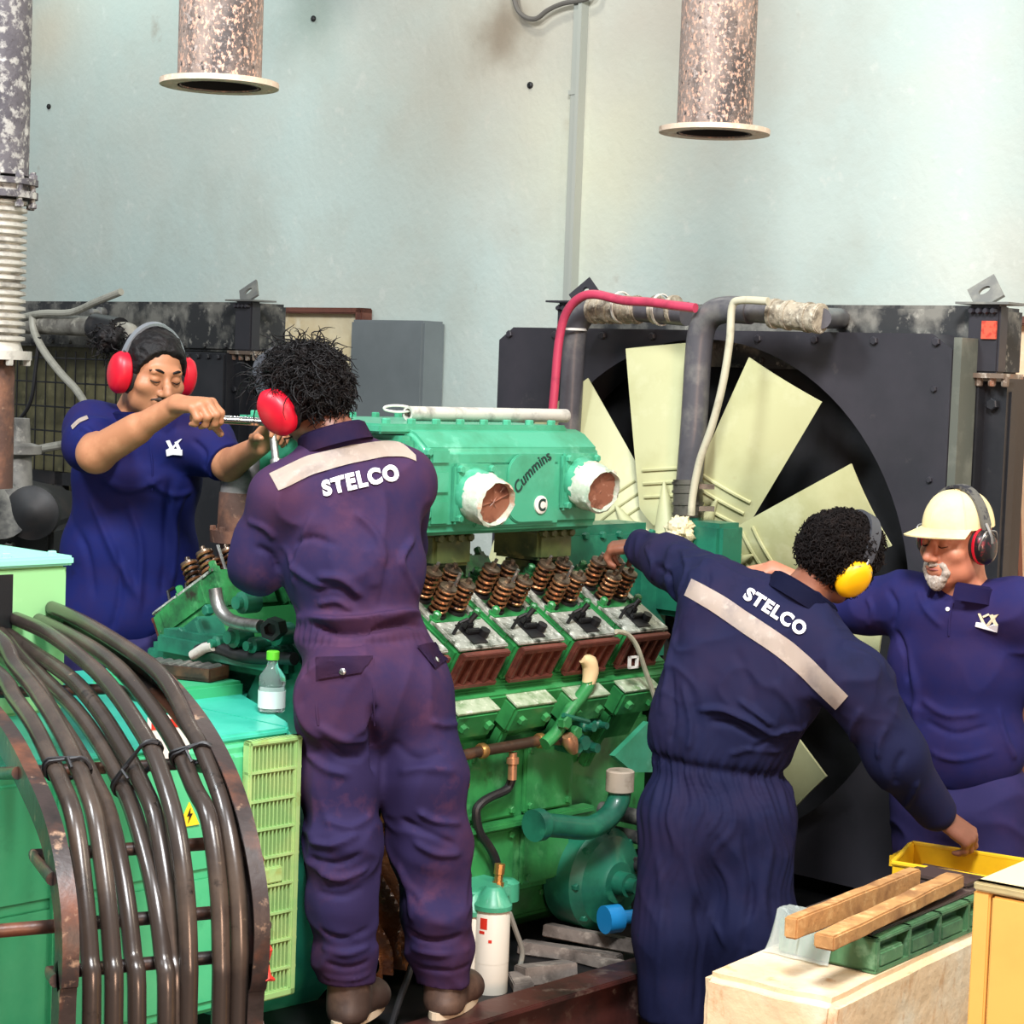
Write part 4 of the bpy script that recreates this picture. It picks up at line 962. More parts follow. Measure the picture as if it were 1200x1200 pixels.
# ------------------------------------------------------------------ implicit modelling for bodies and clothes
def A3(v): return np.array([v[0], v[1], v[2]], dtype=np.float32)
def vnoise(P, seed=0):
    """smooth value noise in about -1..1 on an (n,3) array"""
    i = np.floor(P).astype(np.int64); f = P - i; f = f * f * (3 - 2 * f); out = np.zeros(len(P))
    def hsh(a, b, c):
        n = (a * 73856093) ^ (b * 19349663) ^ (c * 83492791) ^ (seed * 2654435); n = (n * 1103515245 + 12345) & 0x7fffffff; n = (n ^ (n >> 13)) * 60493 & 0x7fffffff
        return (n & 0xffff) / 32767.5 - 1
    for dx in (0, 1):
        for dy in (0, 1):
            for dz in (0, 1):
                w = (f[:, 0] if dx else 1 - f[:, 0]) * (f[:, 1] if dy else 1 - f[:, 1]) * (f[:, 2] if dz else 1 - f[:, 2])
                out += w * hsh(i[:, 0] + dx, i[:, 1] + dy, i[:, 2] + dz)
    return out
class SDF:
    def __init__(s, h=.006): s.h = h; s.ops = []
    def cone(s, a, b, ra, rb=None, k=.03, sq=None):
        """round cone; sq=(direction, factor): squash along a direction"""
        a, b = A3(a), A3(b); rb = ra if rb is None else rb
        ab = b - a; L2 = float(ab @ ab) + 1e-12; sd = None
        if sq: sd = A3(V(sq[0]).normalized()); sf = sq[1]
        def f(X, Y, Z):
            px, py, pz = X - a[0], Y - a[1], Z - a[2]
            t = np.clip((px * ab[0] + py * ab[1] + pz * ab[2]) / L2, 0, 1)
            px, py, pz = px - t * ab[0], py - t * ab[1], pz - t * ab[2]
            if sd is not None:
                q = (px * sd[0] + py * sd[1] + pz * sd[2]) * (1 / sf - 1); px, py, pz = px + q * sd[0], py + q * sd[1], pz + q * sd[2]
            d = np.sqrt(px * px + py * py + pz * pz) - (ra + (rb - ra) * t)
            return d * min(sf, 1) if sd is not None else d
        m = max(ra, rb) * (max(1, sq[1]) if sq else 1)
        s.ops.append((f, np.minimum(a, b) - m, np.maximum(a, b) + m, k, 'u')); return s
    def chain(s, pts, rs, k=.03, sq=None):
        for i in range(len(pts) - 1): s.cone(pts[i], pts[i + 1], rs[i], rs[i + 1], k, sq)
        return s
    def ell(s, c, r, R=None, k=.03, op='u'):
        c = A3(c); M = np.array([A3(x) for x in (R or ((1, 0, 0), (0, 1, 0), (0, 0, 1)))]); r = np.array(r if isinstance(r, (tuple, list)) else (r, r, r), dtype=np.float32)
        def f(X, Y, Z):
            px, py, pz = X - c[0], Y - c[1], Z - c[2]
            q = [(px * M[i, 0] + py * M[i, 1] + pz * M[i, 2]) / r[i] for i in range(3)]
            k0 = np.sqrt(q[0] ** 2 + q[1] ** 2 + q[2] ** 2) + 1e-9; k1 = np.sqrt((q[0] / r[0]) ** 2 + (q[1] / r[1]) ** 2 + (q[2] / r[2]) ** 2) + 1e-9
            return k0 * (k0 - 1) / k1
        e = np.abs(M.T * r).sum(1)
        s.ops.append((f, c - e, c + e, k, op)); return s
    def cut(s, p, n, rad):
        """cut away everything beyond the plane (p, n) inside a ball"""
        p, n = A3(p), A3(V(n).normalized())
        def f(X, Y, Z):
            d = (X - p[0]) * n[0] + (Y - p[1]) * n[1] + (Z - p[2]) * n[2]; w = np.sqrt((X - p[0]) ** 2 + (Y - p[1]) ** 2 + (Z - p[2]) ** 2) - rad
            return np.minimum(d, -w)
        s.ops.append((f, p - rad, p + rad, 0, 'c')); return s
    def build(s):
        h = s.h; lo = np.min([o[1] for o in s.ops if o[4] == 'u'], 0) - 4 * h - .02; hi = np.max([o[2] for o in s.ops if o[4] == 'u'], 0) + 4 * h + .02
        n = np.ceil((hi - lo) / h).astype(int) + 1
        ax = [lo[i] + h * np.arange(n[i], dtype=np.float32) for i in range(3)]
        F = np.full(n, .2, dtype=np.float32)
        for f, a, b, k, op in s.ops:
            m = k + 3 * h
            i0 = np.maximum(((a - m - lo) / h).astype(int), 0); i1 = np.minimum(((b + m - lo) / h).astype(int) + 2, n)
            if (i1 <= i0).any(): continue
            sl = tuple(slice(i0[i], i1[i]) for i in range(3))
            d = f(ax[0][sl[0]][:, None, None], ax[1][sl[1]][None, :, None], ax[2][sl[2]][None, None, :]); c = F[sl]
            if op == 'u':
                hh = np.maximum(k - np.abs(c - d), 0) / max(k, 1e-6); F[sl] = np.minimum(c, d) - hh * hh * k * .25
            elif op == 's':
                d = -d; hh = np.maximum(k - np.abs(c - d), 0) / max(k, 1e-6); F[sl] = np.maximum(c, d) + hh * hh * k * .25
            else: F[sl] = np.maximum(c, d)
        return s.nets(F, lo, h)
    @staticmethod
    def nets(F, lo, h):
        S = F < 0; n = np.array(F.shape)
        cs = np.zeros(n - 1, dtype=np.uint8)
        for dx in (0, 1):
            for dy in (0, 1):
                for dz in (0, 1): cs += S[dx:n[0] - 1 + dx, dy:n[1] - 1 + dy, dz:n[2] - 1 + dz]
        act = (cs > 0) & (cs < 8); idx = np.full(n - 1, -1, dtype=np.int32); I = np.argwhere(act); idx[act] = np.arange(len(I))
        acc = np.zeros((len(I), 3)); cnt = np.zeros(len(I))
        cor = [(0, 0, 0), (1, 0, 0), (0, 1, 0), (1, 1, 0), (0, 0, 1), (1, 0, 1), (0, 1, 1), (1, 1, 1)]
        vals = [F[I[:, 0] + c[0], I[:, 1] + c[1], I[:, 2] + c[2]] for c in cor]
        for a in range(8):
            for b in range(a + 1, 8):
                if sum(abs(cor[a][i] - cor[b][i]) for i in range(3)) != 1: continue
                m = (vals[a] < 0) != (vals[b] < 0); t = vals[a][m] / (vals[a][m] - vals[b][m])
                acc[m] += np.array(cor[a]) + t[:, None] * (np.array(cor[b]) - np.array(cor[a])); cnt[m] += 1
        P = lo + h * (I + acc / cnt[:, None])
        faces = []
        for d in range(3):
            e, f = (d + 1) % 3, (d + 2) % 3
            s0 = [slice(1, -1)] * 3; s0[d] = slice(0, -1); s1 = list(s0); s1[d] = slice(1, None)
            A, B = S[tuple(s0)], S[tuple(s1)]
            for flip in (False, True):
                Q = np.argwhere((A & ~B) if not flip else (~A & B))
                off = np.ones(3, dtype=int); off[d] = 0; Q = Q + off
                ue = np.zeros(3, dtype=int); ue[e] = 1; uf = np.zeros(3, dtype=int); uf[f] = 1
                q = [idx[tuple((Q - x).T)] for x in (ue + uf, uf, np.zeros(3, dtype=int), ue)]
                fs = np.stack(q if not flip else q[::-1], 1); faces.append(fs)
        Fq = np.concatenate(faces)
        return [P, Fq]
def vnormals(P, Fq):
    n = np.cross(P[Fq[:, 2]] - P[Fq[:, 0]], P[Fq[:, 3]] - P[Fq[:, 1]]); N = np.zeros_like(P)
    for i in range(4): np.add.at(N, Fq[:, i], n)
    return N / (np.linalg.norm(N, axis=1)[:, None] + 1e-12)
def relax(mesh, it=2, lam=.5):
    P, Fq = mesh
    for _ in range(it):
        acc = np.zeros_like(P); c = np.zeros(len(P))
        for a, b in ((0, 1), (1, 2), (2, 3), (3, 0)):
            np.add.at(acc, Fq[:, a], P[Fq[:, b]]); np.add.at(acc, Fq[:, b], P[Fq[:, a]]); np.add.at(c, Fq[:, a], 1); np.add.at(c, Fq[:, b], 1)
        P = P + lam * (acc / c[:, None] - P)
    mesh[0] = P; return mesh
def biggest(mesh):
    """keep only the largest connected piece"""
    P, Fq = mesh; lab = np.arange(len(P))
    while True:
        m = lab[Fq].min(1); new = lab.copy()
        for i in range(4): np.minimum.at(new, Fq[:, i], m)
        new = new[new]
        if (new == lab).all(): break
        lab = new
    b = np.bincount(lab).argmax(); keep = lab == b; mp = np.cumsum(keep) - 1
    mesh[0] = P[keep]; mesh[1] = mp[Fq[keep[Fq[:, 0]]]]
    return mesh
def bvh_of(mesh): return BVHTree.FromPolygons(mesh[0].tolist(), mesh[1].tolist())
def hit(bv, px, py, default=None):
    d = ray(px, py).normalized(); p, n, i, ds = bv.ray_cast(CAM, d)
    if p is None and default is not None: return default
    if p is None:
        best = None
        for r in (3, 6, 10, 16, 24):
            for a in range(12):
                p, n, i, ds = bv.ray_cast(CAM, ray(px + r * math.cos(a * PI / 6), py + r * math.sin(a * PI / 6)).normalized())
                if p is not None: return p, n
        return None
    return p, n
def folds(mesh, bv, lst):
    """lst: ([(px,py),..], amplitude, width) soft ridges (+) or creases (-) along a drawn line"""
    P, Fq = mesh; N = vnormals(P, Fq); D = np.zeros(len(P))
    for pts, amp, wd in lst:
        H = [hit(bv, x, y) for x, y in pts]; H = [q[0] for q in H if q]; H = [A3(q) for q in spline(H, 5, [0] * len(H))[0]] if len(H) > 1 else []; wd = wd * .68; amp = amp * 1.2
        if len(H) < 2: continue
        dm = np.full(len(P), 9.); tm = np.zeros(len(P)); c = np.mean(H, 0); rad = max(np.linalg.norm(h - c) for h in H) + wd * 3
        near = np.where(np.linalg.norm(P - c, axis=1) < rad)[0]; Q = P[near]; dn = dm[near]; tn = tm[near]
        for i in range(len(H) - 1):
            a, b = H[i], H[i + 1]; ab = b - a; t = np.clip(((Q - a) @ ab) / (ab @ ab + 1e-9), 0, 1)
            d = np.linalg.norm(Q - a - t[:, None] * ab, axis=1); m = d < dn; dn = np.where(m, d, dn); tn = np.where(m, (i + t) / (len(H) - 1), tn)
        D[near] += amp * np.exp(-(dn / wd) ** 2) * np.minimum(1, np.minimum(tn, 1 - tn) * 5 + .15)
    mesh[0] = P + N * D[:, None]; return mesh
def wrinkle(mesh, amp, scale, M=None, seed=0, mask=None, p=3.2):
    """ridged noise; M: 3 axis scales in rows of a rotation for stretched folds"""
    P, Fq = mesh; N = vnormals(P, Fq); Q = P @ (np.array(M).T if M is not None else np.eye(3)) * scale
    w = vnoise(Q * .5 + 11, seed + 5); r = 1 - np.abs(vnoise(Q + .7 * w[:, None], seed)); r = r ** p - .25
    D = amp * r
    if mask is not None: D = D * mask(P)
    mesh[0] = P + N * D[:, None]; return mesh

# ------------------------------------------------------------------ anatomy
def head_sdf(S, c, fwd, up, s=1.0, fat=0.0, neck=None, beard=False):
    r, f, u = ortho(fwd, up); L = lambda x, y, z: V(c) + (r * x + f * y + u * z) * s; R = (r, f, u); q = lambda *a: tuple(x * s for x in a)
    S.ell(L(0, -.012, .03), q(.074 + fat, .094, .082), R, .02); S.ell(L(0, .03, -.035), q(.060 + fat, .062, .082), R, .03)
    S.cone(L(-.036, .025, -.07), L(.036, .025, -.07), (.028 + fat) * s, k=.03 * s); S.ell(L(0, .066, -.092), q(.026 + fat, .022, .02), R, .025)
    for m in (-1, 1):
        S.ell(L(m * .043, .058, -.022), q(.024 + fat, .024, .022), R, .02)
        S.ell(L(m * .079, -.008, -.006), q(.010, .024, .032), R, .01)
    S.cone(L(-.036, .082, .026), L(.036, .082, .026), .011 * s, k=.015 * s)
    for m in (-1, 1):
        S.ell(L(m * .031, .103, .006), q(.017, .016, .011), R, .012, 's'); S.ell(L(m * .031, .0785, .005), q(.0155, .0145, .013), R, .004)
    S.chain([L(0, .088, .014), L(0, .106, -.012), L(0, .114, -.028)], [.008 * s, .010 * s, .0135 * s], .012 * s)
    for m in (-1, 1): S.ell(L(m * .0125, .1, -.034), q(.009, .011, .008), R, .008)
    S.cone(L(-.02, .088, -.057), L(.02, .088, -.057), .0075 * s, k=.01 * s); S.cone(L(-.016, .087, -.07), L(.016, .087, -.07), .0085 * s, k=.01 * s)
    S.cone(L(-.024, .104, -.0635), L(.024, .104, -.0635), .006 * s, k=.004 * s) if False else None
    if neck is not None: S.chain([L(0, -.022, -.05), V(neck)], [.056 * s, .062 * s], .03)
    return L, (r, f, u)
def hand_sdf(S, w, d, n, side, curl=(.5, .6, .6), spread=.12, thumb=(.6, .3), s=1.0, k=.006):
    """w wrist, d towards knuckles, n out of the back of the hand; side +1: thumb on the +lateral side"""
    d = V(d).normalized(); n = (V(n) - d * V(n).dot(d)).normalized(); l = d.cross(n) * side; w = V(w)
    offs = (.029, .010, -.010, -.028); ln = (.074, .082, .076, .06); pl = (.088, .092, .087, .078)
    S.ell(w + d * .045 * s, (.038 * s, .05 * s, .015 * s), (l, d, n), .012)
    for i in range(4):
        kn = w + (d * pl[i] + l * offs[i] + n * (.004 - .004 * abs(i - 1.3))) * s
        S.cone(w + (d * .005 + l * offs[i] * .55) * s, kn, .015 * s, .0115 * s, .012)
        p = kn; an = 0; ld = (d + l * (spread * (1.4 - i))).normalized(); r = .0105
        for j, fr in enumerate((.46, .30, .24)):
            an += curl[j] * (1 + .08 * i); dr = ld * math.cos(an) - n * math.sin(an); q = p + dr * ln[i] * fr * s
            S.cone(p, q, r * s, (r - .0012) * s, k); p = q; r -= .0012
    p = w + (d * .02 + l * .024 - n * .006) * s; dr = (d * .62 + l * .62 - n * thumb[0]).normalized(); q = p + dr * .045 * s; S.cone(p, q, .016 * s, .0125 * s, .014)
    dr2 = (d * .9 + l * .15 - n * (thumb[0] + thumb[1])).normalized(); q2 = q + dr2 * .032 * s; S.cone(q, q2, .0115 * s, .0105 * s, k); S.cone(q2, q2 + (dr2 - n * .15).normalized() * .025 * s, .0105 * s, .0085 * s, k)
    return w + d * .09 * s
def muffs(name_lb, c, r, f, u, s, cupc, bandm, wire, rr=.098, up=.128, cs=1.0, tilt=0.0, bw=.016, group='ear defenders worn by the men'):
    r, f, u = V(r), V(f), V(u); c = V(c)
    t = thing('ear_muffs', name_lb, 'ear defenders', c, group)
    g = G(); pts = []
    for k in range(25):
        an = PI * k / 24; pts.append(c + r * (rr * s * math.cos(an)) + u * (.0 + up * s * math.sin(an)) + f * tilt * math.sin(an))
    rings = []
    for i, p in enumerate(pts):
        tt = (pts[min(i + 1, 24)] - pts[max(i - 1, 0)]).normalized(); w_ = f; nn = w_.cross(tt).normalized(); hw = bw if 2 < i < 22 else min(bw, .010)
        rings.append([p + w_ * a * hw * s + nn * b * .004 for a, b in ((1, 1), (1, -1), (-1, -1), (-1, 1))])
    g.loft(rings); part(g, 'headband', bandm, t)
    for m in (1, -1):
        o = c + r * m * (rr - .028) * s; d = r * m; g = G()
        prof = [(.006, .02), (.006, .030), (.012, .0355), (.026, .036), (.036, .031), (.042, .022), (.044, .0)]
        g.lathe(o, d, [(a * s * cs, b * s * cs) for a, b in prof], 32, sy=1.28, xdir=f)
        cp = part(g, 'ear_cup', cupc, t)
        g = G(); g.lathe(o, d, [(-.012 * s, .018 * s), (-.012 * s, .03 * s * cs), (.0, .035 * s * cs), (.008 * s, .033 * s * cs)], 28, sy=1.28, xdir=f); part(g, 'cushion', m_rubber, cp)
        g = G(); e = c + r * m * rr * s + u * .012
        if wire:
            for q in (-1, 1): g.tube([e + u * .03 * s, e + u * .03 + f * q * .02 * s + d * .012, e + f * q * .034 * s - u * .002 + d * .004, e + f * q * .03 * s - u * .02 + d * .0], .0028, 6, sub=4)
        g.tube([e + u * .05 * s - d * .004, e + u * .02 * s + d * .014, e + d * .017], .0045, 8, sub=3); part(g, 'yoke', m_steel if wire else m_rubber, cp)
    return t
def px_sheet(bv, top, bot, nu, nv, off=.004, th=.003):
    """cloth strip lying on a garment between two drawn edges"""
    def along(pl, s):
        L = [math.hypot(pl[i + 1][0] - pl[i][0], pl[i + 1][1] - pl[i][1]) for i in range(len(pl) - 1)]; T = sum(L) * s
        for i, l in enumerate(L):
            if T <= l or i == len(L) - 1: q = min(T / l, 1); return pl[i][0] * (1 - q) + pl[i + 1][0] * q, pl[i][1] * (1 - q) + pl[i + 1][1] * q
            T -= l
    P = []
    for i in range(nu + 1):
        a, b = along(top, i / nu), along(bot, i / nu); row = []
        for j in range(nv + 1):
            q = j / nv; h_ = hit(bv, a[0] * (1 - q) + b[0] * q, a[1] * (1 - q) + b[1] * q); row.append(h_[0] + h_[1] * off)
        P.append(row)
    for _ in range(2):     # relax so it lies flat over small creases
        Q = [[p.copy() for p in r] for r in P]
        for i in range(1, nu):
            for j in range(nv + 1): Q[i][j] = (P[i - 1][j] + P[i + 1][j]) * .25 + P[i][j] * .5
        P = Q
    g = G(); g.sheet(P, 0); 
    bm = g.bm; r = bmesh.ops.solidify(bm, geom=bm.faces[:], thickness=th); bmesh.ops.recalc_face_normals(bm, faces=bm.faces)
    return g
def px_text(s, bv, cx, cy, width, height, ang, off=.003, th=.0025, bold=.02, bow=0):
    ca, sa = math.cos(math.radians(ang)), math.sin(math.radians(ang))
    def fn(x, y, d):
        yy = y + bow * (1 - (2 * x / width) ** 2)
        px, py = cx + x * ca + yy * sa * 1, cy + x * sa - yy * ca
        h_ = hit(bv, px, py); return h_[0] + h_[1] * (off + d)
    return text_part(s, fn, width, height, th, sub=.3, bold=bold)
def px_poly(g, bv, pts, off=.003, th=.002):
    T = [g.bm.verts.new(h_[0] + h_[1] * (off + th)) for h_ in (hit(bv, *p) for p in pts)]; B = [g.bm.verts.new(h_[0] + h_[1] * (off - .002)) for h_ in (hit(bv, *p) for p in pts)]
    n = len(pts); fs = [g.bm.faces.new(T), g.bm.faces.new(B)] + [g.bm.faces.new((T[i], T[(i + 1) % n], B[(i + 1) % n], B[i])) for i in range(n)]
    bmesh.ops.recalc_face_normals(g.bm, faces=fs); g._fin(fs)
def tube_px(bv, pts, r, off=.0, sub=4):
    return G().tube([(lambda h_: h_[0] + h_[1] * off)(hit(bv, *p)) for p in pts], r, 8, sub=sub)
def hair_mesh(c, R, rad, cuts, amp, scale, seed, h=.005):
    S = SDF(h); S.ell(c, rad, R, .01)
    for p, n in cuts: S.cut(p, n, .35)
    m = S.build(); P, Fq = m; N = vnormals(P, Fq)
    D = amp * (vnoise(P * scale, seed) + .6 * vnoise(P * scale * 2.1, seed + 1)); m[0] = P + N * D[:, None]
    return m
def curls(g, c, R, rad, n, ln, cr, r, seed, ok, turns=1.5, out=.6):
    rd = random.Random(seed); c = V(c); k = 0
    while k < n:
        d = V((rd.gauss(0, 1), rd.gauss(0, 1), rd.gauss(0, 1))).normalized(); loc = V((d.x * rad[0], d.y * rad[1], d.z * rad[2])); p = c + R[0] * loc.x + R[1] * loc.y + R[2] * loc.z
        if not ok(loc): continue
        k += 1; nn = (p - c).normalized(); tg = (nn.cross(V((rd.gauss(0, 1), rd.gauss(0, 1), rd.gauss(0, 1))))).normalized(); b = nn.cross(tg)
        L = ln * (.6 + .8 * rd.random()); dr = (nn * out + tg * (1 - out) + V((0, 0, -.25))).normalized(); e1 = dr.orthogonal().normalized(); e2 = dr.cross(e1); ph = rd.random() * 6; pts = []
        for i in range(9):
            t = i / 8; a = ph + turns * 2 * PI * t; q = cr * min(1, t * 3); pts.append(p - nn * .006 + dr * L * t + (e1 * math.cos(a) + e2 * math.sin(a)) * q - ZX * .25 * L * t * t)
        g.tube(pts, [r] * 6 + [r * .8, r * .6, r * .3], 4)
    return g
m_skin = mat('skin_tan', '#a8704f', .5, spots=[('#b97f5c', 14, .5, .7), ('#8f5a40', 7, .6, .8)], bump=(120, .1, .002))
m_skin2 = mat('skin_brown', '#7a4a36', .5, spots=[('#8a5640', 14, .5, .7), ('#633a2b', 7, .6, .8)], bump=(120, .1, .002))
m_skin4 = mat('skin_ruddy', '#b9755a', .5, spots=[('#c98a6c', 14, .5, .7), ('#a35a45', 6, .58, .8)], bump=(120, .12, .002))
m_hair = mat('black_hair', '#0a0708', .6, spec=.25, spots=[('#17100f', 30, .5, .7)], bump=(90, .6, .006))
m_hair3 = mat('afro_hair', '#0f0b0b', .8, spec=.15, spots=[('#1d1614', 40, .5, .7)])
CLOTH = dict(rough=.8, bump=(420, .12, .002), spec=.14)
m_c2 = mat('coverall_purple', '#272042', spots=[('#422840', 2.4, .44, .62), ('#4b2e46', 8, .58, .76)], **CLOTH)  # purple tones blotched over dark navy cloth
m_c3 = mat('coverall_navy', '#161936', spots=[('#221b35', 3.0, .45, .7), ('#10112a', 8, .58, .78)], **CLOTH)
m_c1 = mat('polo_blue', '#121950', spots=[('#211a46', 4, .48, .7), ('#0e1338', 9, .6, .8)], **CLOTH)
m_c4 = mat('polo_navy', '#1e1f50', spots=[('#2f244c', 4, .46, .7), ('#17183c', 9, .6, .8)], **CLOTH)
m_trs = mat('trousers_navy', '#2b2750', spots=[('#3a2c55', 4, .46, .7)], **CLOTH)
m_strip = mat('reflective_strip', '#c9b8aa', .5, spots=[('#b3a49c', 14, .5, .7), ('#ddd0c4', 40, .55, .75)])
m_print = mat('white_print', '#e9e6ea', .6)
m_boot = mat('boot_brown', '#3a2c26', .5, spots=[('#5a4438', 9, .5, .7)], bump=(30, .3, .006))
m_sole = mat('boot_sole', '#c9b79c', .7)
m_mred = mat('muff_red', '#c40c26', .42)
m_myel = mat('muff_yellow', '#eeb000', .42)
m_band = mat('band_grey', '#3c3d42', .5)
m_band1 = mat('band_silver', '#8d9094', .35, metal=.5)

def body_core(S, c, sh, el, wr, hip, kn, an, neckb, waist, chest, wrr=.027, legs=True, fore=(.04, .027)):
    S.chain([waist, chest, neckb], [.075, .10, .05], .05, None)
    for i in (0, 1):
        S.cone(chest, sh[i], .07, .045, .04); S.chain([sh[i], el[i], wr[i]], [.046, fore[0], fore[1]], .015)
        S.chain([waist, hip[i], kn[i], an[i]], [.075, .07, .05, .038], .03)
def boot(S, an, toe, h=.1):
    an, toe = V(an), V(toe); S.cone(an + ZX * h * .9, an - ZX * .01, .047, .043, .02); S.cone(an - ZX * .015, toe - ZX * .005, .043, .036, .03); S.ell(toe, (.043, .047, .032), None, .02)
def collar(c, axis, front, rx, ry, h, m, parent, gap=.35, flare=.012, th=.004):
    u = V(axis).normalized(); f = (V(front) - u * V(front).dot(u)).normalized(); r = f.cross(u); P = []
    for i in range(41):
        a = gap + (2 * PI - 2 * gap) * i / 40; d = r * math.sin(a) * rx + f * math.cos(a) * ry; dn = d.normalized()
        P.append([V(c) + d, V(c) + d * .97 + u * h * .75, V(c) + d * .98 + u * h + dn * .003, V(c) + d + dn * flare + u * h * .85, V(c) + d + dn * (flare + .01) - u * h * .12])
    g = G(); g.sheet(P, 0); bmesh.ops.solidify(g.bm, geom=g.bm.faces[:], thickness=th); bmesh.ops.recalc_face_normals(g.bm, faces=g.bm.faces)
    return part(g, 'collar', m, parent)
def cloth(name, S, m, parent, wr=(), fl=(), rel=1, gather=None):
    mesh = biggest(S.build())
    for a in wr: wrinkle(mesh, *a[:-1], **a[-1])
    if gather: gather(mesh)
    bv = bvh_of(mesh)
    if fl: folds(mesh, bv, fl)
    relax(mesh, rel, .5)
    return part((mesh[0], mesh[1]), name, m, parent, sharp=0), bvh_of(mesh), mesh
def stretch(d, k):
    """rows that compress noise across direction d so the ridges run along it"""
    d = V(d).normalized(); a = d.orthogonal().normalized(); b = d.cross(a); return [tuple(a), tuple(b), tuple(d * k)]

# ================================================================== man seen from behind in the middle
neck2 = J(393, 522, 5.12); H2 = J(357, 464, 5.15); r2 = (J(404, 452, 5.27) - J(334, 487, 5.07)).normalized()
f2 = V((-.5, .75, -.35)); f2 = (f2 - r2 * f2.dot(r2)).normalized(); u2 = r2.cross(f2)
sh2 = [J(328, 582, 5.06), J(474, 560, 5.18)]; el2 = [J(303, 662, 5.10), J(470, 640, 5.40)]; wr2 = [J(338, 610, 5.42), J(425, 610, 5.62)]
hip2 = [J(398, 822, 4.99), J(480, 818, 5.07)]; kn2 = [J(402, 990, 4.92), J(503, 985, 5.02)]; an2 = [J(408, 1140, 4.92), J(521, 1128, 5.02)]
p2 = thing('person', 'man with messy black hair seen from behind in purple coveralls with pale strip straight across', 'person', V((J(460, 1190, 5.05).x, 5.05, .3)))
S = SDF(.0045); head_sdf(S, H2, f2, u2, 1.0, neck=neck2)
body_core(S, None, sh2, el2, wr2, hip2, kn2, an2, neck2, J(425, 740, 5.08), J(412, 600, 5.14))
hand_sdf(S, wr2[0], V((-.35, .9, .25)), V((-.3, -.1, 1)), -1, (.5, .7, .5)); hand_sdf(S, wr2[1], V((-.5, .8, .1)), V((.3, .2, 1)), 1, (.5, .7, .5))
part(tuple(biggest(S.build())), 'body', m_skin2, p2, sharp=0)
S = SDF(.006); bk = (NX * .8 - AX * .2)
S.ell(J(436, 808, 5.03), (.178, .145, .15), (AX * .65 + NX * .76, bk, ZX), .06); S.ell(J(403, 822, 4.99), (.086, .105, .12), None, .05); S.ell(J(478, 816, 5.04), (.1, .11, .12), None, .05)
S.ell(J(425, 745, 5.06), (.168, .13, .09), (V((1, .4, 0)).normalized(), V((.4, -1, 0)).normalized(), ZX), .05)
S.ell(J(415, 665, 5.09), (.178, .145, .17), (V((1, .35, .05)).normalized(), V((.35, -1, 0)).normalized(), ZX), .06)
S.ell(J(410, 590, 5.12), (.185, .13, .13), (V((1, .35, .08)).normalized(), V((.35, -1, 0)).normalized(), ZX), .06)
for i in (0, 1):
    S.cone(neck2 - ZX * .02, sh2[i], .062, .07, .06)
S.chain([sh2[0], el2[0]], [.075, .066], .04); S.chain([el2[0], wr2[0]], [.064, .042], .03); S.chain([sh2[1], el2[1], wr2[1]], [.072, .064, .042], .04)
S.ell(J(300, 650, 5.08), (.055, .06, .085), None, .03)
S.chain([hip2[0], J(398, 910, 4.96), kn2[0], J(402, 1060, 4.91), J(407, 1150, 4.92)], [.100, .094, .084, .072, .066], .04)
S.chain([hip2[1], J(495, 910, 5.02), kn2[1], J(513, 1070, 5.01), J(521, 1148, 5.02)], [.11, .102, .09, .078, .066], .04)
S.ell(J(519, 1112, 5.02), (.082, .08, .06), None, .03); S.ell(J(404, 1118, 4.92), (.07, .07, .05), None, .03)
S.cut(J(407, 1150, 4.92), -ZX, .16); S.cut(J(521, 1152, 5.02), -ZX, .16)
def waist2(mesh):
    P, Fq = mesh; N = vnormals(P, Fq); zc = J(425, 738, 5.06).z; c = A3(J(425, 740, 5.06)); an = np.arctan2(P[:, 0] - c[0], P[:, 1] - c[1])
    m = np.exp(-((P[:, 2] - zc) / .022) ** 2); lf = np.exp(-((P[:, 0] - J(355, 740, 5.05).x) / .05) ** 2)
    mesh[0] = P + N * (m * (-.006 + .0045 * np.sin(an * 46) * (0.25 + lf)))[:, None]
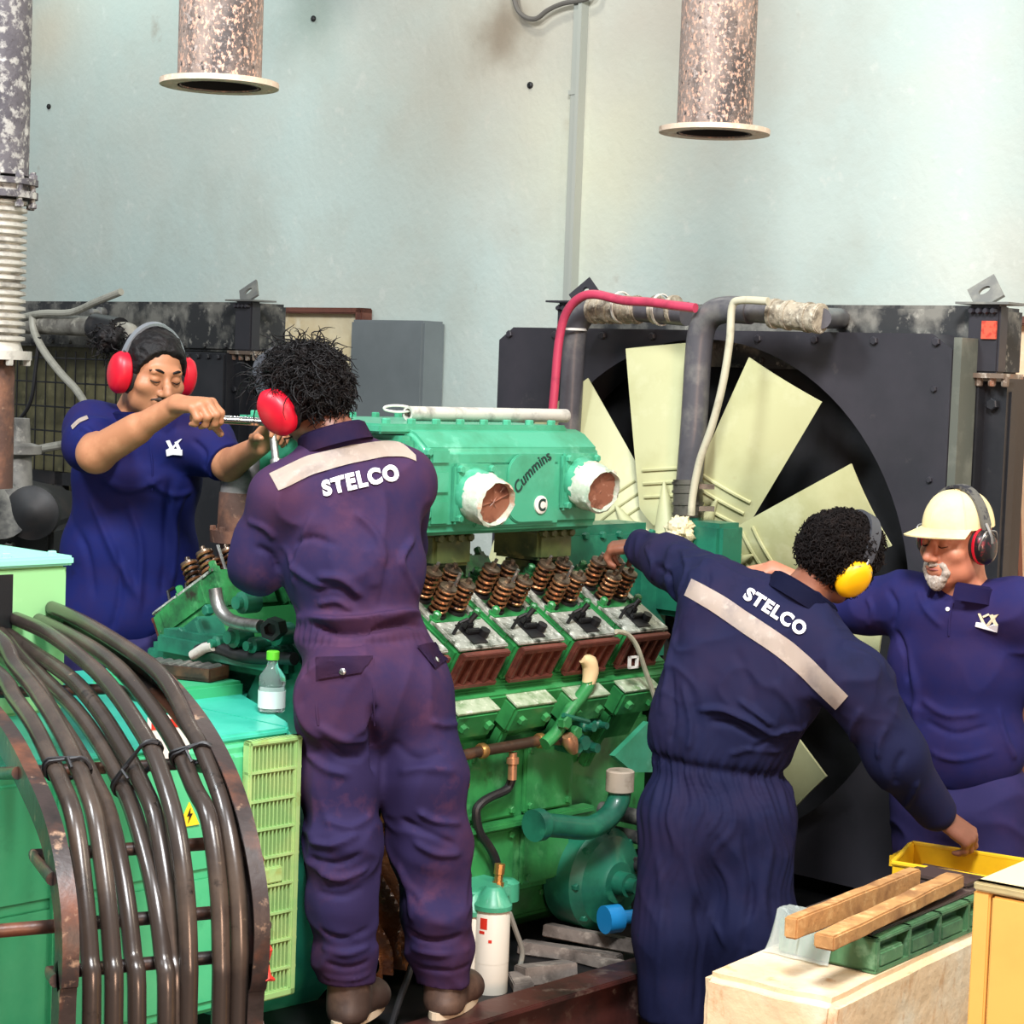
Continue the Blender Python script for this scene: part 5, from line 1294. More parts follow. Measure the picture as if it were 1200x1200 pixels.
fl2 = [([(346, 722), (385, 727), (430, 727), (470, 720), (505, 712)], .022, .017), ([(340, 708), (385, 738), (430, 739), (470, 731), (505, 722)], -.02, .012), ([(350, 752), (400, 756), (460, 752), (505, 745)], -.006, .012),
 ([(370, 676), (400, 678), (425, 700)], .012, .012), ([(372, 708), (395, 704), (412, 716)], .010, .010), ([(370, 692), (398, 690), (418, 708)], -.008, .009),
 ([(485, 630), (470, 660), (490, 700)], .012, .012), ([(415, 600), (440, 625), (452, 665)], .009, .014), ([(330, 640), (350, 670), (385, 690)], .010, .012), ([(345, 640), (365, 630), (395, 640)], -.008, .012), ([(300, 640), (318, 650), (326, 670)], -.010, .01), ([(290, 610), (310, 618), (322, 632)], .008, .01), ([(352, 760), (358, 790), (352, 830)], -.006, .01), ([(455, 650), (450, 690), (447, 712)], -.006, .014), 
 ([(368, 600), (350, 650), (345, 690)], .008, .014), ([(430, 640), (440, 690)], .006, .02),
 ([(440, 825), (437, 850), (440, 880), (440, 905)], -.022, .016), ([(375, 865), (400, 885), (425, 888)], -.010, .014), ([(370, 850), (405, 868), (432, 866)], .008, .014), ([(360, 880), (380, 900), (410, 908)], .009, .015),
 ([(505, 845), (520, 850), (535, 848)], .01, .012), ([(460, 870), (490, 890), (520, 880)], -.007, .016), ([(465, 905), (500, 900), (535, 905)], .007, .016),
 ([(362, 985), (390, 990), (420, 978)], .012, .012), ([(362, 1005), (395, 1012), (425, 1000)], -.010, .010), ([(372, 1020), (400, 1030), (432, 1015)], .011, .011), ([(380, 960), (410, 970), (436, 955)], .008, .012), ([(372, 1045), (400, 1050), (425, 1040)], -.007, .01),
 ([(490, 950), (510, 962), (540, 965)], .012, .011), ([(470, 960), (500, 975), (535, 990)], -.010, .011), ([(485, 985), (510, 1000), (540, 1000)], .010, .012), ([(466, 1010), (480, 1050), (484, 1080)], .008, .012),
 ([(478, 1090), (505, 1104), (540, 1096)], -.013, .011), ([(482, 1110), (515, 1118), (550, 1112)], .010, .011), ([(485, 1130), (520, 1138), (550, 1130)], -.008, .009),
 ([(375, 1090), (400, 1100), (432, 1088)], -.009, .010), ([(378, 1110), (405, 1118), (433, 1108)], .010, .009), ([(380, 1128), (410, 1134), (433, 1126)], -.008, .008), ([(380, 1143), (410, 1148), (434, 1140)], .006, .007)]
zw2 = J(425, 760, 5.05).z
o, b2, ms2 = cloth('coverall', S, m_c2, p2, wr=[(.010, 9, dict(M=stretch((.3, .1, 1), .5), seed=3)), (.009, 13, dict(M=stretch((1, .2, -.3), .4), seed=8, mask=lambda P: np.clip((.95 - P[:, 2]) * 6, 0, 1)))], fl=fl2, gather=waist2)
collar(neck2 + V((0, -.005, .0)), (H2 - neck2).normalized() * .6 + ZX * .6, f2, .072, .078, .045, m_c2, o, gap=.5)
part(px_sheet(b2, [(316, 556), (360, 535), (410, 522), (455, 517), (472, 520), (486, 534)], [(327, 575), (367, 556), (410, 544), (450, 536), (475, 536), (487, 541)], 40, 6), 'reflective_strip', m_strip, o)
part(px_text('STELCO', b2, 422, 564, 90, 19, -12.5, bow=1.5, bold=.055), 'lettering', m_print, o)
for pts, nm in (([(371, 772), (436, 770), (424, 788), (371, 796)], ''), ([(487, 758), (508, 753), (523, 773), (508, 784)], '')):
    g = px_sheet(b2, pts[:2], [pts[3], pts[2]], 14, 6, .006, .004); part(g, 'pocket_flap', m_c2, o)
g = G()
for q in ((402, 787), (509, 775)): h_ = hit(b2, *q); g = G(); g.lathe(h_[0] + h_[1] * .006, h_[1], [(0, .008), (.004, .008), (.006, .004)], 12); part(g, 'snap_button', m_chrome, o)
part(tube_px(b2, [(371, 772), (371, 830), (373, 850)], .0022, .001), 'seam', m_c2, o)
part(tube_px(b2, [(437, 772), (438, 810), (439, 850)], .0025, .001), 'seam', m_c2, o)
for an, toe, lb in ((J(408, 1180, 4.92), J(424, 1194, 4.97), None), (J(521, 1176, 5.02), J(528, 1184, 5.07), None)):
    an = V((an.x, an.y, .36)); tp = an + V((.05, .11, -.02)); S = SDF(.006); boot(S, an, tp, .1); S.ell(an + V((0, -.015, -.03)), (.044, .05, .04), None, .03); S.cone(an + ZX * .02, an + ZX * .13, .05, .054, .02); S.cone(tp - V((.02, .05, -.01)), tp, .042, .036, .03); S.cut(V((an.x, an.y, .312)), -ZX, .4)
    me = S.build(); bt = part(tuple(me), 'boot', m_boot, p2, sharp=0)
    g = G(); q = an + V((0, .0, 0)); g.loft([[V((an.x, an.y, z)) + V((.022 + .085 * math.cos(a) * .55 + .04 * math.sin(a), .05 + .115 * math.sin(a), 0)) for a in [2 * PI * k / 24 for k in range(24)]] for z in (.301, .32)]); part(g, 'sole', m_sole, bt)
hc = H2 + u2 * .02 - f2 * .012; R2 = (r2, f2, u2); rad2 = (.098, .115, .105)
m = hair_mesh(hc, R2, rad2, [(H2 + f2 * .045 - u2 * .01, f2 * .8 - u2 * .6), (H2 - u2 * .075, -u2)], .014, 34, 4)
hr = part((m[0], m[1]), 'hair', m_hair, p2, sharp=0)
g = curls(G(), hc, R2, rad2, 1700, .042, .0085, .0021, 5, lambda l: l.y < .055 and l.z > -.08 and not (abs(l.x) > .05 and -.055 < l.y < .06 and l.z < .035), 1.7, .42); curls(g, hc, R2, rad2, 160, .075, .011, .0016, 15, lambda l: l.y < .06 and l.z > .02, 1.0, .6); part(g, 'curls', m_hair, hr)
muffs('red ear muffs on the curly haired man seen from behind', H2 - u2 * .006, r2, f2, u2, 1.06, m_mred, m_band, False, up=.142, rr=.112, cs=1.28, tilt=.03)

# ================================================================== man leaning over the engine on the right
neck3 = J(935, 708, 5.42); H3 = J(984, 655, 5.47); r3 = V((.22, -.86, -.42)).normalized(); f3 = V((.8, .4, -.4)); f3 = (f3 - r3 * f3.dot(r3)).normalized(); u3 = r3.cross(f3)
sh3 = [J(838, 692, 5.50), J(1000, 795, 5.28)]; el3 = [J(786, 660, 5.72), J(1050, 885, 5.28)]; wr3 = [J(748, 640, 5.90), J(1106, 960, 5.36)]
hip3 = [J(800, 960, 5.42), J(880, 960, 5.40)]; kn3 = [J(792, 1090, 5.40), J(884, 1085, 5.36)]; an3 = [J(792, 1205, 5.40), J(884, 1210, 5.38)]
p3 = thing('person', 'man in dark navy coveralls bending over the engine, pale strip running diagonally down his back', 'person', V((.6, 5.45, 0)))
S = SDF(.0045); head_sdf(S, H3, f3, u3, 1.0, neck=neck3)
body_core(S, None, sh3, el3, wr3, hip3, kn3, an3, neck3, J(845, 890, 5.42), J(900, 770, 5.40))
hand_sdf(S, wr3[0], V((-.75, .55, -.1)), V((-.1, -.25, 1)), 1, (.75, .8, .5), s=1.0)
hand_sdf(S, wr3[1], (J(1138, 982, 5.36) - wr3[1]), V((.5, -.6, .6)), -1, (.8, .7, .35), spread=.08, thumb=(.7, .3), s=1.0)
part(tuple(biggest(S.build())), 'body', m_skin2, p3, sharp=0)
S = SDF(.006); sd3 = (sh3[1] - sh3[0]).normalized(); sp3 = (neck3 - J(843, 900, 5.45)).normalized(); bn3 = sd3.cross(sp3).normalized()
RR3 = (sd3, bn3, sp3)
S.ell(J(843, 955, 5.44), (.195, .16, .16), None, .06); S.ell(J(845, 880, 5.44), (.19, .14, .12), (V((1, -.1, -.1)).normalized(), V((.1, 1, 0)), ZX), .06)
S.ell(J(873, 810, 5.42), (.195, .145, .18), RR3, .07); S.ell(J(905, 750, 5.42), (.2, .125, .15), RR3, .07)
for i in (0, 1): S.cone(neck3 - sp3 * .03, sh3[i], .065, .078, .06)
S.chain([sh3[0], el3[0], wr3[0]], [.085, .066, .048], .05); S.chain([sh3[1], el3[1], J(1096, 950, 5.355)], [.088, .074, .05], .05)
S.cone(J(835, 720, 5.46), J(800, 850, 5.42), .08, .09, .06)
S.chain([hip3[0], kn3[0], J(792, 1200, 5.40)], [.118, .105, .098], .05); S.chain([hip3[1], kn3[1], J(884, 1205, 5.38)], [.118, .102, .09], .05)
d = (wr3[1] - el3[1]).normalized(); S.cut(J(1109, 962, 5.36), d, .09); d = (wr3[0] - el3[0]).normalized(); S.cut(wr3[0] - d * .0, d, .08)
for q in (J(792, 1190, 5.40), J(884, 1197, 5.38)): S.cut(q, -ZX, .17)
cB = J(843, 893, 5.44)
def waist3(mesh):
    P, Fq = mesh; N = vnormals(P, Fq); up = A3(V((.10, 0, 1)).normalized()); hgt = (P - A3(cB)) @ up; an = np.arctan2(P[:, 0] - cB.x, P[:, 1] - cB.y) + .25 * vnoise(P * 9, 2)
    below = np.where(hgt < 0, np.exp(hgt / .22), np.exp(-hgt / .03)); m = below * (P[:, 0] < J(938, 900, 5.3).x)
    mesh[0] = P + N * (m * (.0045 * np.sin(an * 44) + .004 * np.sin(an * 19 + 1)) - .012 * np.exp(-(hgt / .018) ** 2) * m)[:, None]
fl3 = [([(818, 832), (850, 832), (880, 845), (905, 862)], .016, .011), ([(830, 845), (860, 850), (890, 868)], -.012, .01), ([(865, 820), (890, 838), (905, 850)], .012, .010), ([(905, 862), (920, 855), (945, 850)], .014, .010), ([(880, 880), (905, 868), (940, 866)], -.010, .010), ([(855, 885), (880, 878), (915, 880)], .009, .010),
 ([(790, 720), (782, 780), (775, 840)], .008, .02), ([(800, 800), (810, 850), (806, 880)], .009, .013), ([(785, 780), (790, 840), (785, 870)], -.007, .012),
 ([(770, 665), (785, 675), (790, 700)], -.010, .010), ([(757, 640), (765, 660), (764, 680)], .009, .009), ([(800, 645), (805, 670), (795, 700)], .009, .012), ([(825, 650), (830, 680), (815, 715)], -.008, .012),
 ([(975, 835), (965, 860), (950, 880)], -.014, .012), ([(1010, 830), (1000, 850), (1000, 870)], .009, .012), ([(1040, 850), (1030, 870), (1030, 890)], .009, .01), ([(1060, 880), (1050, 900), (1050, 920)], -.008, .01), ([(1075, 915), (1070, 930), (1060, 945)], .008, .01),
 ([(905, 800), (930, 830), (935, 860)], .008, .016), ([(860, 760), (880, 800), (885, 830)], -.004, .02),
 ([(870, 960), (880, 1040), (872, 1120)], -.014, .018), ([(800, 960), (815, 1040), (850, 1110)], .008, .015), ([(770, 1000), (775, 1080), (770, 1180)], .007, .016), ([(815, 1050), (820, 1120), (815, 1190)], -.007, .014), ([(905, 990), (895, 1060), (905, 1120)], .008, .014)]
o, b3, ms3 = cloth('coverall', S, m_c3, p3, wr=[(.008, 10, dict(M=stretch((-.2, .1, 1), .45), seed=13)), (.007, 17, dict(M=stretch((.8, 0, -.6), .5), seed=18, mask=lambda P: np.clip((P[:, 2] - .95) * 6, 0, 1)))], fl=fl3, gather=waist3)
collar(neck3 + sp3 * .004 - bn3 * .0, ((H3 - neck3).normalized() * .7 + sp3).normalized(), f3, .082, .088, .045, m_c3, o, gap=.5)
part(px_sheet(b3, [(811, 679), (850, 700), (886, 724), (928, 752), (955, 775), (994, 815)], [(803, 698), (829, 713), (868, 740), (904, 764), (937, 791), (980, 831)], 44, 6), 'reflective_strip', m_strip, o)
part(px_text('STELCO', b3, 909, 717.5, 82, 16, 33, bold=.045), 'lettering', m_print, o)
for an in an3:
    a = V((an.x, an.y, .07)); S = SDF(.006); boot(S, a, a + V((.03, .13, -.02)), .12); S.cut(V((a.x, a.y, .012)), -ZX, .4); bt = part(tuple(S.build()), 'boot', m_boot, p3, sharp=0)
    g = G(); g.loft([[V((a.x, a.y, z)) + d for d in (V((-.05, -.05, 0)), V((.05, -.05, 0)), V((.085, .17, 0)), V((-.02, .17, 0)))] for z in (.001, .03)]); part(g, 'sole', m_sole, bt)
    S = SDF(.006); S.cone(V((an.x, an.y, .13)), V((an.x, an.y, .28)), .048, .05); part(tuple(S.build()), 'sock', m_white, p3, sharp=0)
hc = H3 + u3 * .022 - f3 * .012; R3 = (r3, f3, u3); rad3 = (.1, .116, .106)
m = hair_mesh(hc, R3, rad3, [(H3 + f3 * .05 - u3 * .01, f3 * .8 - u3 * .6), (H3 - u3 * .07, -u3)], .007, 60, 9)
hr = part((m[0], m[1]), 'hair', m_hair3, p3, sharp=0)
g = curls(G(), hc, R3, (.101, .117, .107), 2200, .02, .0055, .0026, 6, lambda l: l.y < .06 and l.z > -.07 and not (abs(l.x) > .078 and -.03 < l.y < .05 and l.z < -.0), 1.6, .7); part(g, 'curls', m_hair3, hr)
muffs('yellow ear muffs on the man bending over the engine', H3 + u3 * .002, r3, f3, u3, 1.06, m_myel, m_band, True, up=.134, rr=.102, cs=1.17)

# ================================================================== man in cap at the right
neck4 = J(1130, 700, 5.80); H4 = J(1121, 635, 5.77); f4 = V((-.80, -.58, -.10)).normalized(); r4, f4, u4 = ortho(f4, (.02, 0, 1))
sh4 = [J(1195, 715, 5.72), J(1062, 705, 5.90)]      # his left, his right
el4 = [J(1245, 830, 5.85), J(990, 712, 6.02)]; wr4 = [J(1262, 930, 5.85), J(905, 668, 6.08)]
hip4 = [J(1160, 930, 5.80), J(1088, 930, 5.88)]; kn4 = [J(1160, 1090, 5.78), J(1088, 1090, 5.86)]; an4 = [V((1.42, 5.85, .09)), V((1.2, 5.95, .09))]
p4 = thing('person', 'bearded man in beige cap and navy polo shirt at the right', 'person', V((1.31, 5.85, 0)))
S = SDF(.0045); L4, _ = head_sdf(S, H4, f4, u4, 1.05, fat=.003, neck=neck4)
S.cone(neck4, neck4 - ZX * .06, .068, .08, .03)
body_core(S, None, sh4, el4, wr4, hip4, kn4, an4, neck4, J(1125, 880, 5.84), J(1128, 770, 5.84), fore=(.042, .029))
hand_sdf(S, wr4[0], V((-.3, -.3, -1)), V((1, 0, 0)), 1, (.3, .4, .3)); hand_sdf(S, wr4[1], V((-.95, .1, -.2)), V((0, -.3, 1)), 1, (.5, .6, .4))
part(tuple(biggest(S.build())), 'body', m_skin4, p4, sharp=0)
S = SDF(.006); rx = V((.95, -.32, 0)).normalized(); ry = V((.32, .95, 0)).normalized()
S.ell(J(1125, 780, 5.84), (.205, .14, .2), (rx, ry, ZX), .06); S.ell(J(1124, 870, 5.84), (.195, .15, .16), (rx, ry, ZX), .06); S.ell(J(1126, 715, 5.82), (.18, .105, .09), (rx, ry, ZX), .06)
for i in (0, 1): S.cone(neck4 - ZX * .035, sh4[i], .06, .075, .05)
S.chain([sh4[0], el4[0]], [.085, .07], .05); S.chain([sh4[1], J(1020, 712, 5.98), J(985, 712, 6.03)], [.082, .072, .066], .05)
S.cut(J(984, 711, 6.03), (J(985, 712, 6.03) - sh4[1]), .12); S.cut(el4[0], (el4[0] - sh4[0]), .12); S.cut(J(1125, 945, 5.84), -ZX, .4)
fl4 = [([(1080, 820), (1110, 838), (1150, 835)], .008, .014), ([(1085, 845), (1120, 860), (1160, 850)], -.007, .012), ([(1060, 760), (1072, 800), (1070, 850)], .009, .018), ([(1050, 740), (1062, 770), (1064, 800)], -.012, .012), ([(1170, 830), (1180, 870), (1190, 890)], .009, .013), ([(1090, 880), (1120, 890), (1165, 880)], .008, .012), ([(1040, 690), (1050, 710), (1046, 735)], -.008, .012), ([(1016, 700), (1022, 715), (1018, 735)], .007, .01), ([(1075, 690), (1085, 715), (1105, 735)], .006, .012)]
o, b4, ms4 = cloth('polo_shirt', S, m_c4, p4, wr=[(.008, 9, dict(M=stretch((.5, .1, 1), .5), seed=23))], fl=fl4)
collar(neck4 + V((.0, -.02, -.005)), ZX + f4 * -.15, f4, .082, .09, .045, m_c4, o, gap=.42, flare=.016)
part(tube_px(b4, [(1117, 707), (1113, 725), (1112, 745)], .003, .002), 'placket', m_c4, o)
h_ = hit(b4, 1111, 714); g = G(); g.lathe(h_[0], h_[1], [(0, .006), (.005, .006), (.006, .003)], 10); part(g, 'button', m_print, o)
g = G()
for pl in ([(1146, 719), (1149, 719), (1157, 734), (1153, 735)], [(1153, 735), (1157, 735), (1171, 720), (1166, 721)], [(1160, 721), (1164, 720), (1170, 732), (1166, 732)], [(1152, 722), (1159, 719), (1160, 721), (1153, 724)]): px_poly(g, b4, pl)
part(g, 'emblem', mat('emblem_gold', '#d9c9a8', .6), o)
g = G(); px_poly(g, b4, [(1144, 729), (1152, 730), (1158, 734), (1165, 731), (1170, 733), (1169, 740), (1143, 734)]); part(g, 'emblem_banner', m_print, o)
S = SDF(.007); S.ell(J(1124, 945, 5.85), (.19, .15, .12), (rx, ry, ZX), .05)
for i in (0, 1): S.chain([hip4[i], kn4[i], an4[i] + ZX * .02], [.108, .088, .075], .04); S.cut(an4[i] + ZX * .0, -ZX, .2)
o, bt4, _ = cloth('trousers', S, m_trs, p4, wr=[(.008, 11, dict(M=stretch((1, 0, .2), .5), seed=29))])
for a0 in an4:
    a = V((a0.x, a0.y, .07)); S = SDF(.007); boot(S, a, a + V((-.06, -.12, -.02)), .1); S.cut(V((a.x, a.y, .012)), -ZX, .4); part(tuple(S.build()), 'boot', m_boot, p4, sharp=0)
# grey goatee, brow and lips
S = SDF(.004); f_ = lambda x, y, z: L4(x, y, z)
S.ell(f_(0, .080, -.098), (.027, .02, .026), (r4, f4, u4), .015); S.chain([f_(-.028, .083, -.05), f_(-.034, .078, -.07), f_(-.024, .082, -.09)], [.009, .010, .012], .01); S.chain([f_(.028, .083, -.05), f_(.034, .078, -.07), f_(.024, .082, -.09)], [.009, .010, .012], .01)
S.chain([f_(-.03, .084, -.053), f_(0, .100, -.047), f_(.03, .084, -.053)], [.005, .0065, .005], .01)
m = S.build(); P, Fq = m; m[0] = P + vnormals(P, Fq) * (.0022 * vnoise(P * 180, 3) + .002 * vnoise(P * 80, 4))[:, None]
part(tuple(m), 'beard', mat('grey_beard', '#a3968a', .9, spots=[('#7d6f64', 60, .48, .66), ('#cfc6bc', 90, .54, .7)], bump=(200, .5, .003)), p4, sharp=0)
def brow(L, R, sk, parent, mcol, s=1.0):
    for mm in (-1, 1):
        g = G(); g.tube([L(mm * .014, .0935, .027), L(mm * .03, .0925, .033), L(mm * .05, .077, .027)], [.003, .0042, .002], 8, sub=4); part(g, 'eyebrow', mcol, parent)
        g = G(); g.tube([L(mm * .017, .0895, .0015), L(mm * .031, .0945, -.002), L(mm * .046, .084, .0015)], [.001, .0018, .001], 6, sub=4); part(g, 'eyelash', m_hair, parent)
brow(L4, (r4, f4, u4), m_skin4, p4, mat('grey_brow', '#7a6a60', .8))
g = G(); g.tube([L4(-.02, .0935, -.063), L4(0, .0985, -.062), L4(.02, .0935, -.063)], [.0025, .004, .0025], 8, sub=4); part(g, 'lips', mat('lip_dark', '#8a4a42', .5), p4)
# cap
g = G(); cc = H4 + u4 * .043 - f4 * .008; rings = []
for i in range(15):
    t_ = PI / 2 * i / 14; rr_ = math.cos(t_) ** .75; rings.append([cc + (r4 * .092 * math.cos(a) + f4 * .112 * math.sin(a)) * max(rr_, .02) + u4 * .104 * math.sin(t_) for a in [2 * PI * k / 40 for k in range(40)]])
g.loft(rings); m_cap = mat('cap_beige', '#e0cf9c', .8, spots=[('#d2bd86', 9, .5, .75)], bump=(200, .1, .002)); cap = part(g, 'cap', m_cap, p4)
g = G()
def brim(s, q):
    a = math.radians(20 + 140 * s); e = r4 * .09 * math.cos(a) + f4 * .11 * math.sin(a); x = math.cos(a)
    out = f4 * (.085 * q * (1 - .55 * x * x)) + r4 * x * .012 * q
    return cc + e * .985 + out + u4 * (.004 - .010 * q - .022 * x * x * (.1 + q * .6))
g.grid(brim, 28, 10, .004); part(g, 'brim', m_cap, cap)
g = G(); g.ball(cc + u4 * .105, (.009, .009, .005), (r4, f4, u4)); part(g, 'top_button', m_cap, cap)
for k in range(6):
    a = 2 * PI * k / 6 + .5; g = G(); g.tube([cc + (r4 * .0925 * math.cos(a) + f4 * .1125 * math.sin(a)) * math.cos(t_) ** .75 + u4 * .1045 * math.sin(t_) for t_ in [PI / 2 * j / 10 * .97 for j in range(11)]], .0016, 6); part(g, 'seam', m_cap, cap)
t = muffs('black and red ear muffs over the beige cap', H4 - u4 * .004, r4, f4, u4, 1.08, mat('muff_black', '#1a1517', .35, spots=[('#7a1a26', 24, .58, .66)], coat=.2), mat('band_woven', '#5a5852', .7, spots=[('#23222a', 30, .48, .55)]), True, up=.15, rr=.104, cs=1.0, tilt=-.014)
for ch in list(t.children):
    if ch.name.startswith('ear_cup'):
        sgn = 1 if (ch.data.vertices[0].co.dot(r4)) > 0 else -1; o_ = H4 - u4 * .004 + r4 * sgn * .076 * 1.08; g = G(); g.lathe(o_, r4 * sgn, [(.006, .034), (.008, .0405), (.015, .0405), (.017, .036)], 28, sy=1.28, xdir=f4); part(g, 'red_rim', m_mred, ch)

# ================================================================== man behind the engine at the left
neck1 = J(160, 492, 6.08); H1 = J(179, 437, 6.02); f1 = V((.56, -.79, -.27)).normalized(); r1, f1, u1_ = ortho(f1, (.05, 0, 1)); u1v = u1_
sh1 = [J(240, 520, 6.06), J(108, 505, 6.04)]; el1 = [J(268, 545, 5.98), J(112, 532, 5.80)]; wr1 = [J(302, 524, 5.78), J(208, 474, 5.66)]
hip1 = [J(190, 740, 6.12), J(118, 740, 6.12)]; kn1 = [J(190, 900, 6.12), J(118, 900, 6.12)]; an1 = [J(190, 1075, 6.14), J(118, 1075, 6.14)]
for i in (0, 1): an1[i] = V((an1[i].x, an1[i].y, .38))
p1 = thing('person', 'man in blue polo facing us behind the engine, long bar in his fist', 'person', V((-1.15, 6.12, .3)))
S = SDF(.0045); L1, _ = head_sdf(S, H1, f1, u1v, 1.05, fat=.005, neck=neck1)
body_core(S, None, sh1, el1, wr1, hip1, kn1, an1, neck1, J(150, 700, 6.12), J(160, 570, 6.12), fore=(.047, .03))
S.ell(el1[1] + V((0, .02, 0)), (.05, .05, .05), None, .03); S.cone(el1[1], el1[1] * .5 + wr1[1] * .5, .046, .042, .02)
barA, barB = J(232, 490, 5.60), J(318, 495, 5.70); bd_ = (barB - barA).normalized()
hand_sdf(S, wr1[1], (J(243, 474, 5.59) - wr1[1]), V((.1, -.35, 1)), -1, (.85, 1.0, .6), spread=.05, thumb=(.9, .2), s=1.15)
hand_sdf(S, wr1[0], V((.5, -.35, .55)), V((.3, .1, .8)), 1, (.8, .9, .6), spread=.05, s=1.02)
part(tuple(biggest(S.build())), 'body', m_skin, p1, sharp=0)
S = SDF(.006); rx = V((.97, .1, 0)).normalized(); ry = V((-.1, .97, 0)).normalized()
S.ell(J(160, 560, 6.12), (.195, .125, .17), (rx, ry, ZX), .06); S.ell(J(150, 650, 6.12), (.205, .15, .2), (rx, ry, ZX), .07); S.ell(J(142, 715, 6.12), (.205, .155, .15), (rx, ry, ZX), .06); S.ell(J(172, 512, 6.1), (.16, .095, .07), (rx, ry, ZX), .05)
for i in (0, 1): S.cone(neck1 - ZX * .035, sh1[i], .06, .07, .05)
S.chain([sh1[1], J(105, 522, 5.93)], [.08, .082], .05); S.cut(J(108, 530, 5.86), (el1[1] - sh1[1]), .13)
S.chain([sh1[0], J(262, 540, 6.0)], [.078, .066], .05); S.cut(J(264, 542, 5.99), (el1[0] - sh1[0]), .1); S.cut(J(145, 770, 6.12), -ZX, .35)
fl1 = [([(120, 560), (150, 575), (190, 560)], .010, .014), ([(105, 580), (130, 640), (160, 700)], .012, .018), ([(150, 590), (165, 640), (162, 720)], .010, .016), ([(200, 560), (195, 620), (190, 700)], -.009, .018), ([(215, 580), (205, 630), (200, 690)], .010, .016), ([(80, 600), (100, 640), (110, 700)], -.008, .016), ([(225, 515), (240, 530), (240, 550)], -.008, .010), ([(170, 560), (200, 580), (225, 575)], .008, .012), ([(95, 500), (110, 510), (130, 540)], .008, .012), ([(140, 640), (140, 700), (130, 740)], -.008, .014)]
o, b1, ms1 = cloth('polo_shirt', S, m_c1, p1, wr=[(.011, 7, dict(M=stretch((.25, .1, 1), .4), seed=33))], fl=fl1)
collar(neck1 + V((.005, -.015, -.015)), ZX, f1, .075, .085, .04, m_c1, o, gap=.45, flare=.016)
g = G()
for pl in ([(195, 517), (199, 516), (203, 524), (200, 526)], [(200, 526), (203, 526), (214, 514), (209, 516)], [(205, 518), (208, 517), (212, 526), (208, 526)], [(195, 527), (199, 525), (214, 527), (214, 533), (203, 532), (196, 534)]): px_poly(g, b1, pl)
part(g, 'emblem', m_print, o)
part(tube_px(b1, [(173, 505), (178, 540), (178, 575)], .003, .002), 'placket', m_c1, o)
part(px_sheet(b1, [(84, 500), (92, 492), (102, 488)], [(86, 504), (94, 496), (104, 492)], 10, 2), 'sleeve_stripe', m_strip, o)
S = SDF(.007); S.ell(J(150, 755, 6.13), (.19, .15, .13), (rx, ry, ZX), .05)
for i in (0, 1): S.chain([hip1[i], kn1[i], an1[i] + ZX * .02], [.108, .09, .078], .04); S.cut(an1[i] - ZX * .01, -ZX, .2)
cloth('trousers', S, m_trs, p1, wr=[(.008, 11, dict(M=stretch((1, 0, .2), .5), seed=39))])
for a0 in an1:
    a = V((a0.x, a0.y, .36)); S = SDF(.007); boot(S, a, a + V((.05, -.12, -.02)), .1); S.cut(V((a.x, a.y, .302)), -ZX, .4); part(tuple(S.build()), 'boot', m_boot, p1, sharp=0)
hc = H1 + u1v * .028 - f1 * .012; R1 = (r1, f1, u1v)
m = hair_mesh(hc, R1, (.094, .113, .105), [(H1 + f1 * .068 + u1v * .062, f1 * .92 - u1v * .35), (H1 - u1v * .05, -u1v), (H1 + f1 * .03, f1 * .5 - u1v * .8)], .004, 50, 14)
hr = part((m[0], m[1]), 'hair', m_hair, p1, sharp=0)
bn = J(128, 396, 6.1); m = hair_mesh(bn, R1, (.04, .042, .04), [], .009, 60, 17); part((m[0], m[1]), 'hair_bun', m_hair, hr, sharp=0)
g = curls(G(), bn, R1, (.04, .042, .04), 90, .035, .006, .0018, 8, lambda l: True, 1.2, .6); part(g, 'stray_hair', m_hair, hr)
brow(L1, R1, m_skin, p1, m_hair)
g = G(); g.tube([L1(-.02, .0935, -.063), L1(0, .0985, -.062), L1(.02, .0935, -.063)], [.0025, .0045, .0025], 8, sub=4); part(g, 'lips', mat('lip_brown', '#7d473a', .5), p1)
S = SDF(.004); S.chain([L1(-.032, .083, -.054), L1(-.012, .1, -.047), L1(.012, .1, -.047), L1(.032, .083, -.054)], [.003, .0055, .0055, .003], .01); S.ell(L1(0, .087, -.098), (.018, .008, .016), (r1, f1, u1v), .01)
part(tuple(S.build()), 'moustache', mat('stubble', '#3a2a22', .8), p1, sharp=0)
muffs('red ear muffs on the man facing us behind the engine', H1 - u1v * .006, r1, f1, u1v, 1.08, m_mred, m_band1, False, up=.136, rr=.096, cs=1.26, tilt=-.03, bw=.010)
# breaker bar held between the two men
t = thing('breaker_bar', 'long chrome breaker bar held by the man in the blue polo', 'wrench', (barA + barB) / 2)
g = G(); g.tube([barA - bd_ * .02, barB], .0115, 14); part(g, 'handle', m_chrome, t)
g = G(); dn = (J(324, 545, 5.66) - barB).normalized(); g.ball(barB, .02); g.tube([barB, barB + dn * .13], .011, 12); g.lathe(barB + dn * .11, dn, [(0, .013), (.0, .017), (.05, .017), (.05, .012)], 14); part(g, 'socket_head', m_steel, t)

g = G(); g.tube([J(x, y, d) for x, y, d in ((492, 1098, 5.3), (486, 1118, 5.24), (478, 1145, 5.17), (468, 1172, 5.1), (458, 1204, 5.02), (452, 1240, 4.95))], .009, 10, sub=4)
single(g, 'rubber_hose', m_rubber, 'thin black hose hanging down between the boots of the man seen from behind', 'hose')
